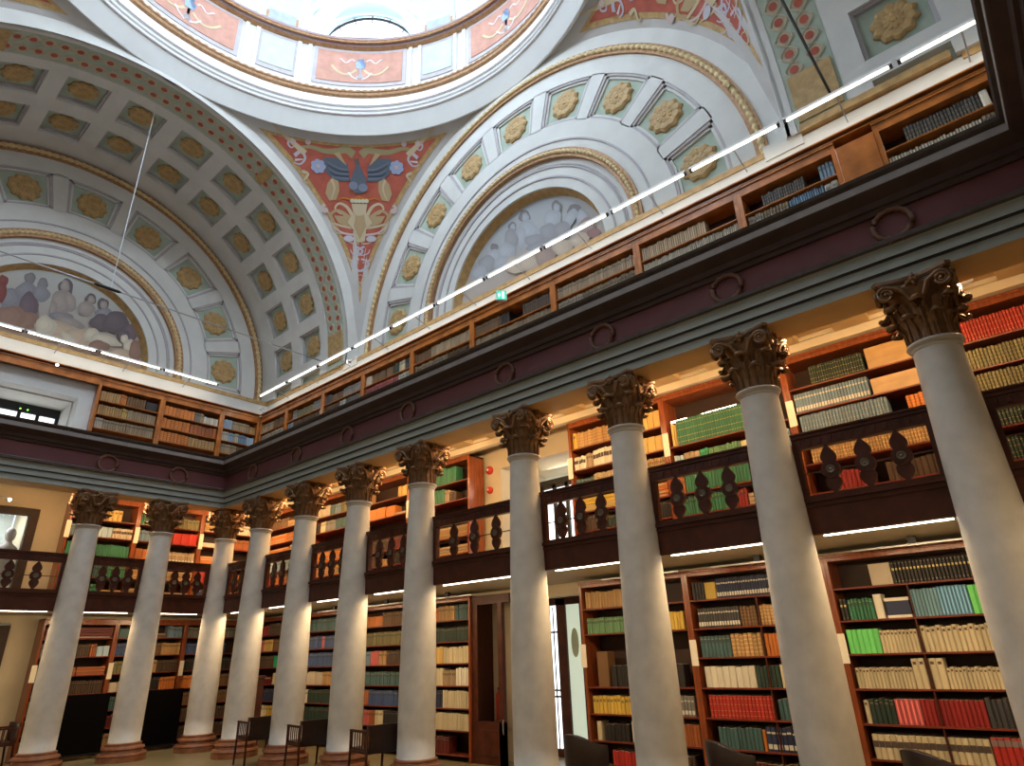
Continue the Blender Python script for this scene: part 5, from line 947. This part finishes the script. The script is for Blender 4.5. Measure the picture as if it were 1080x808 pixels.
def bigchair(x, y, rz, h, label):
    t = empty('leather_chair', (x, y, 0), rz); tag(t, label, 'chair', 'leather chairs at the front of the colonnade'); b = MB(); n = 14; vs = []
    for i in range(n + 1):
        a = R(-200 + 220 * i / n + 80 - 0); a = PI * 1.0 + PI * i / n; c, s = math.cos(a), math.sin(a); hh = h - .10 * abs(c) ** 2.5
        vs += [(.31 * c, .28 * s, .36), (.31 * c, .30 * s, hh), (.25 * c, .23 * s, hh), (.25 * c, .22 * s, .36)]
    b.add(vs, [(4 * i + k, 4 * i + 4 + k, 4 * i + 4 + (k + 1) % 4, 4 * i + (k + 1) % 4) for i in range(n) for k in range(4)] + [(0, 1, 2, 3), (4 * n + 3, 4 * n + 2, 4 * n + 1, 4 * n)]); bez(b.obj('backrest', MT['leather'], t, True), .01)
    b = MB(); b.lathe([(.26, .36), (.27, .40), (.26, .47), (.2, .49)], 24); b.obj('seat', MT['leather'], t, True)
    for k in range(4):
        q = R(45 + 90 * k); b = MB(); b.tube([(.26 * math.cos(q), .24 * math.sin(q), 0), (.22 * math.cos(q), .2 * math.sin(q), .38)], [.014, .022], 8); b.obj('leg', MT['darkw'], t, True)
bigchair(-.28, -10.15, -PI / 2 + .5 - .8, .80, 'dark leather armchair just right of the doorway column'); bigchair(-.45, -11.95, -PI / 2 - .7, .84, 'brown-black leather chair back at the bottom, between the second and third column from the right'); bigchair(-.15, -13.55, -PI / 2 - .7, .82, 'brown-black leather chair back at the bottom right, below the cream boxes')
chair(-3.28, .95, PI * .5, 'dark chair at the lower left edge beside the left doorway')
for i in range(9):     # slim unlit lamp rails hung in front of the lower bookcases
    if i == 4: continue
    a, c = -YS[i], -YS[i + 1]; loc, rz = place('R', a + .25, 1.42, 2.60); t = empty('lamp_rail', loc, rz); tag(t, 'slim unlit lamp rail over the lower bookcases, %s bay from the corner' % NTH[i].replace('lowest', 'first'), 'lamp', 'unlit lamp rails')
    MB().box(0, c - a - .5, -.015, .015, 0, .02).obj('rail', MT['steel'], t); MB().box((c - a - .5) / 2 - .04, (c - a - .5) / 2 + .04, -.03, .03, 0.02, .10).obj('hanger', MT['blackm'], t)

for i in range(9):     # the same light strips under the balconies of the two sides behind the camera
    L = YS[i] - YS[i + 1]; t = empty('led_strip', (X0 - .235, YS[i + 1] + .3, 2.655), PI / 2); tag(t, 'light strip under the balcony of the side behind the viewer', 'light', 'light strips behind the viewer')
    MB().box(0, L - .6, -.015, .015, .0, .012).obj('diffuser', MT['led'], t); area('led_glow', (L / 2 - .3, -.02, -.02), (0, -.5, -1), L - .6, .03, P_LOW * .6, WARM, t)
for i in range(5):
    L = XS[i] - XS[i + 1]; t = empty('led_strip', (XS[i + 1] + .3, Y0 - .235, 2.655)); tag(t, 'light strip under the balcony of the side behind the viewer', 'light', 'light strips behind the viewer')
    MB().box(0, L - .6, -.015, .015, .0, .012).obj('diffuser', MT['led'], t); area('led_glow', (L / 2 - .3, .02, -.02), (0, .5, -1), L - .6, .03, P_LOW * .6, WARM, t)

for x, l in ((-3.82, 'left'), (-3.50, 'right')):
    t = empty('ceiling_lamp', (x, 3.3, 5.06)); tag(t, 'small bright oval lamp on the ceiling beyond the upper left doorway, %s one' % l, 'lamp'); b = MB(); b.lathe([(.10, .03), (.10, -.01), (.02, -.015)], 20); b.obj('diffuser', MT['bulb'], t)
t = empty('plaster_bust', (-3.47, 3.0, 2.98)); tag(t, 'grey plaster bust on a stand beyond the upper left doorway', 'bust'); b = MB(); b.lathe([(.13, 0), (.13, .06), (.09, .1), (.08, .85), (.12, .9), (.12, .95)], 18); b.obj('stand', MT['grey'], t, True)
b = MB(); b.lathe([(.06, .95), (.17, 1.05), (.19, 1.18), (.08, 1.27), (.06, 1.33), (.09, 1.38), (.105, 1.47), (.09, 1.56), (.04, 1.61), (.005, 1.62)], 20); b.obj('bust_form', MT['lilac'], t, True)

for s0, s1, l in ((10.71, 10.97, 'short'), (11.22, 11.75, 'longer')):
    loc, rz = place('R', s0, 1.66, 4.815); t = empty('shelf_lamp', loc, rz); tag(t, 'lit white tube above the long green row, the %s one' % l, 'lamp'); b = MB(); b.tube([(0, 0, 0), (s1 - s0, 0, 0)], .016, 8); b.obj('tube', MT['led'], t, True); MB().box(0, s1 - s0, .016, .03, -.01, .02).obj('holder', MT['steel'], t)
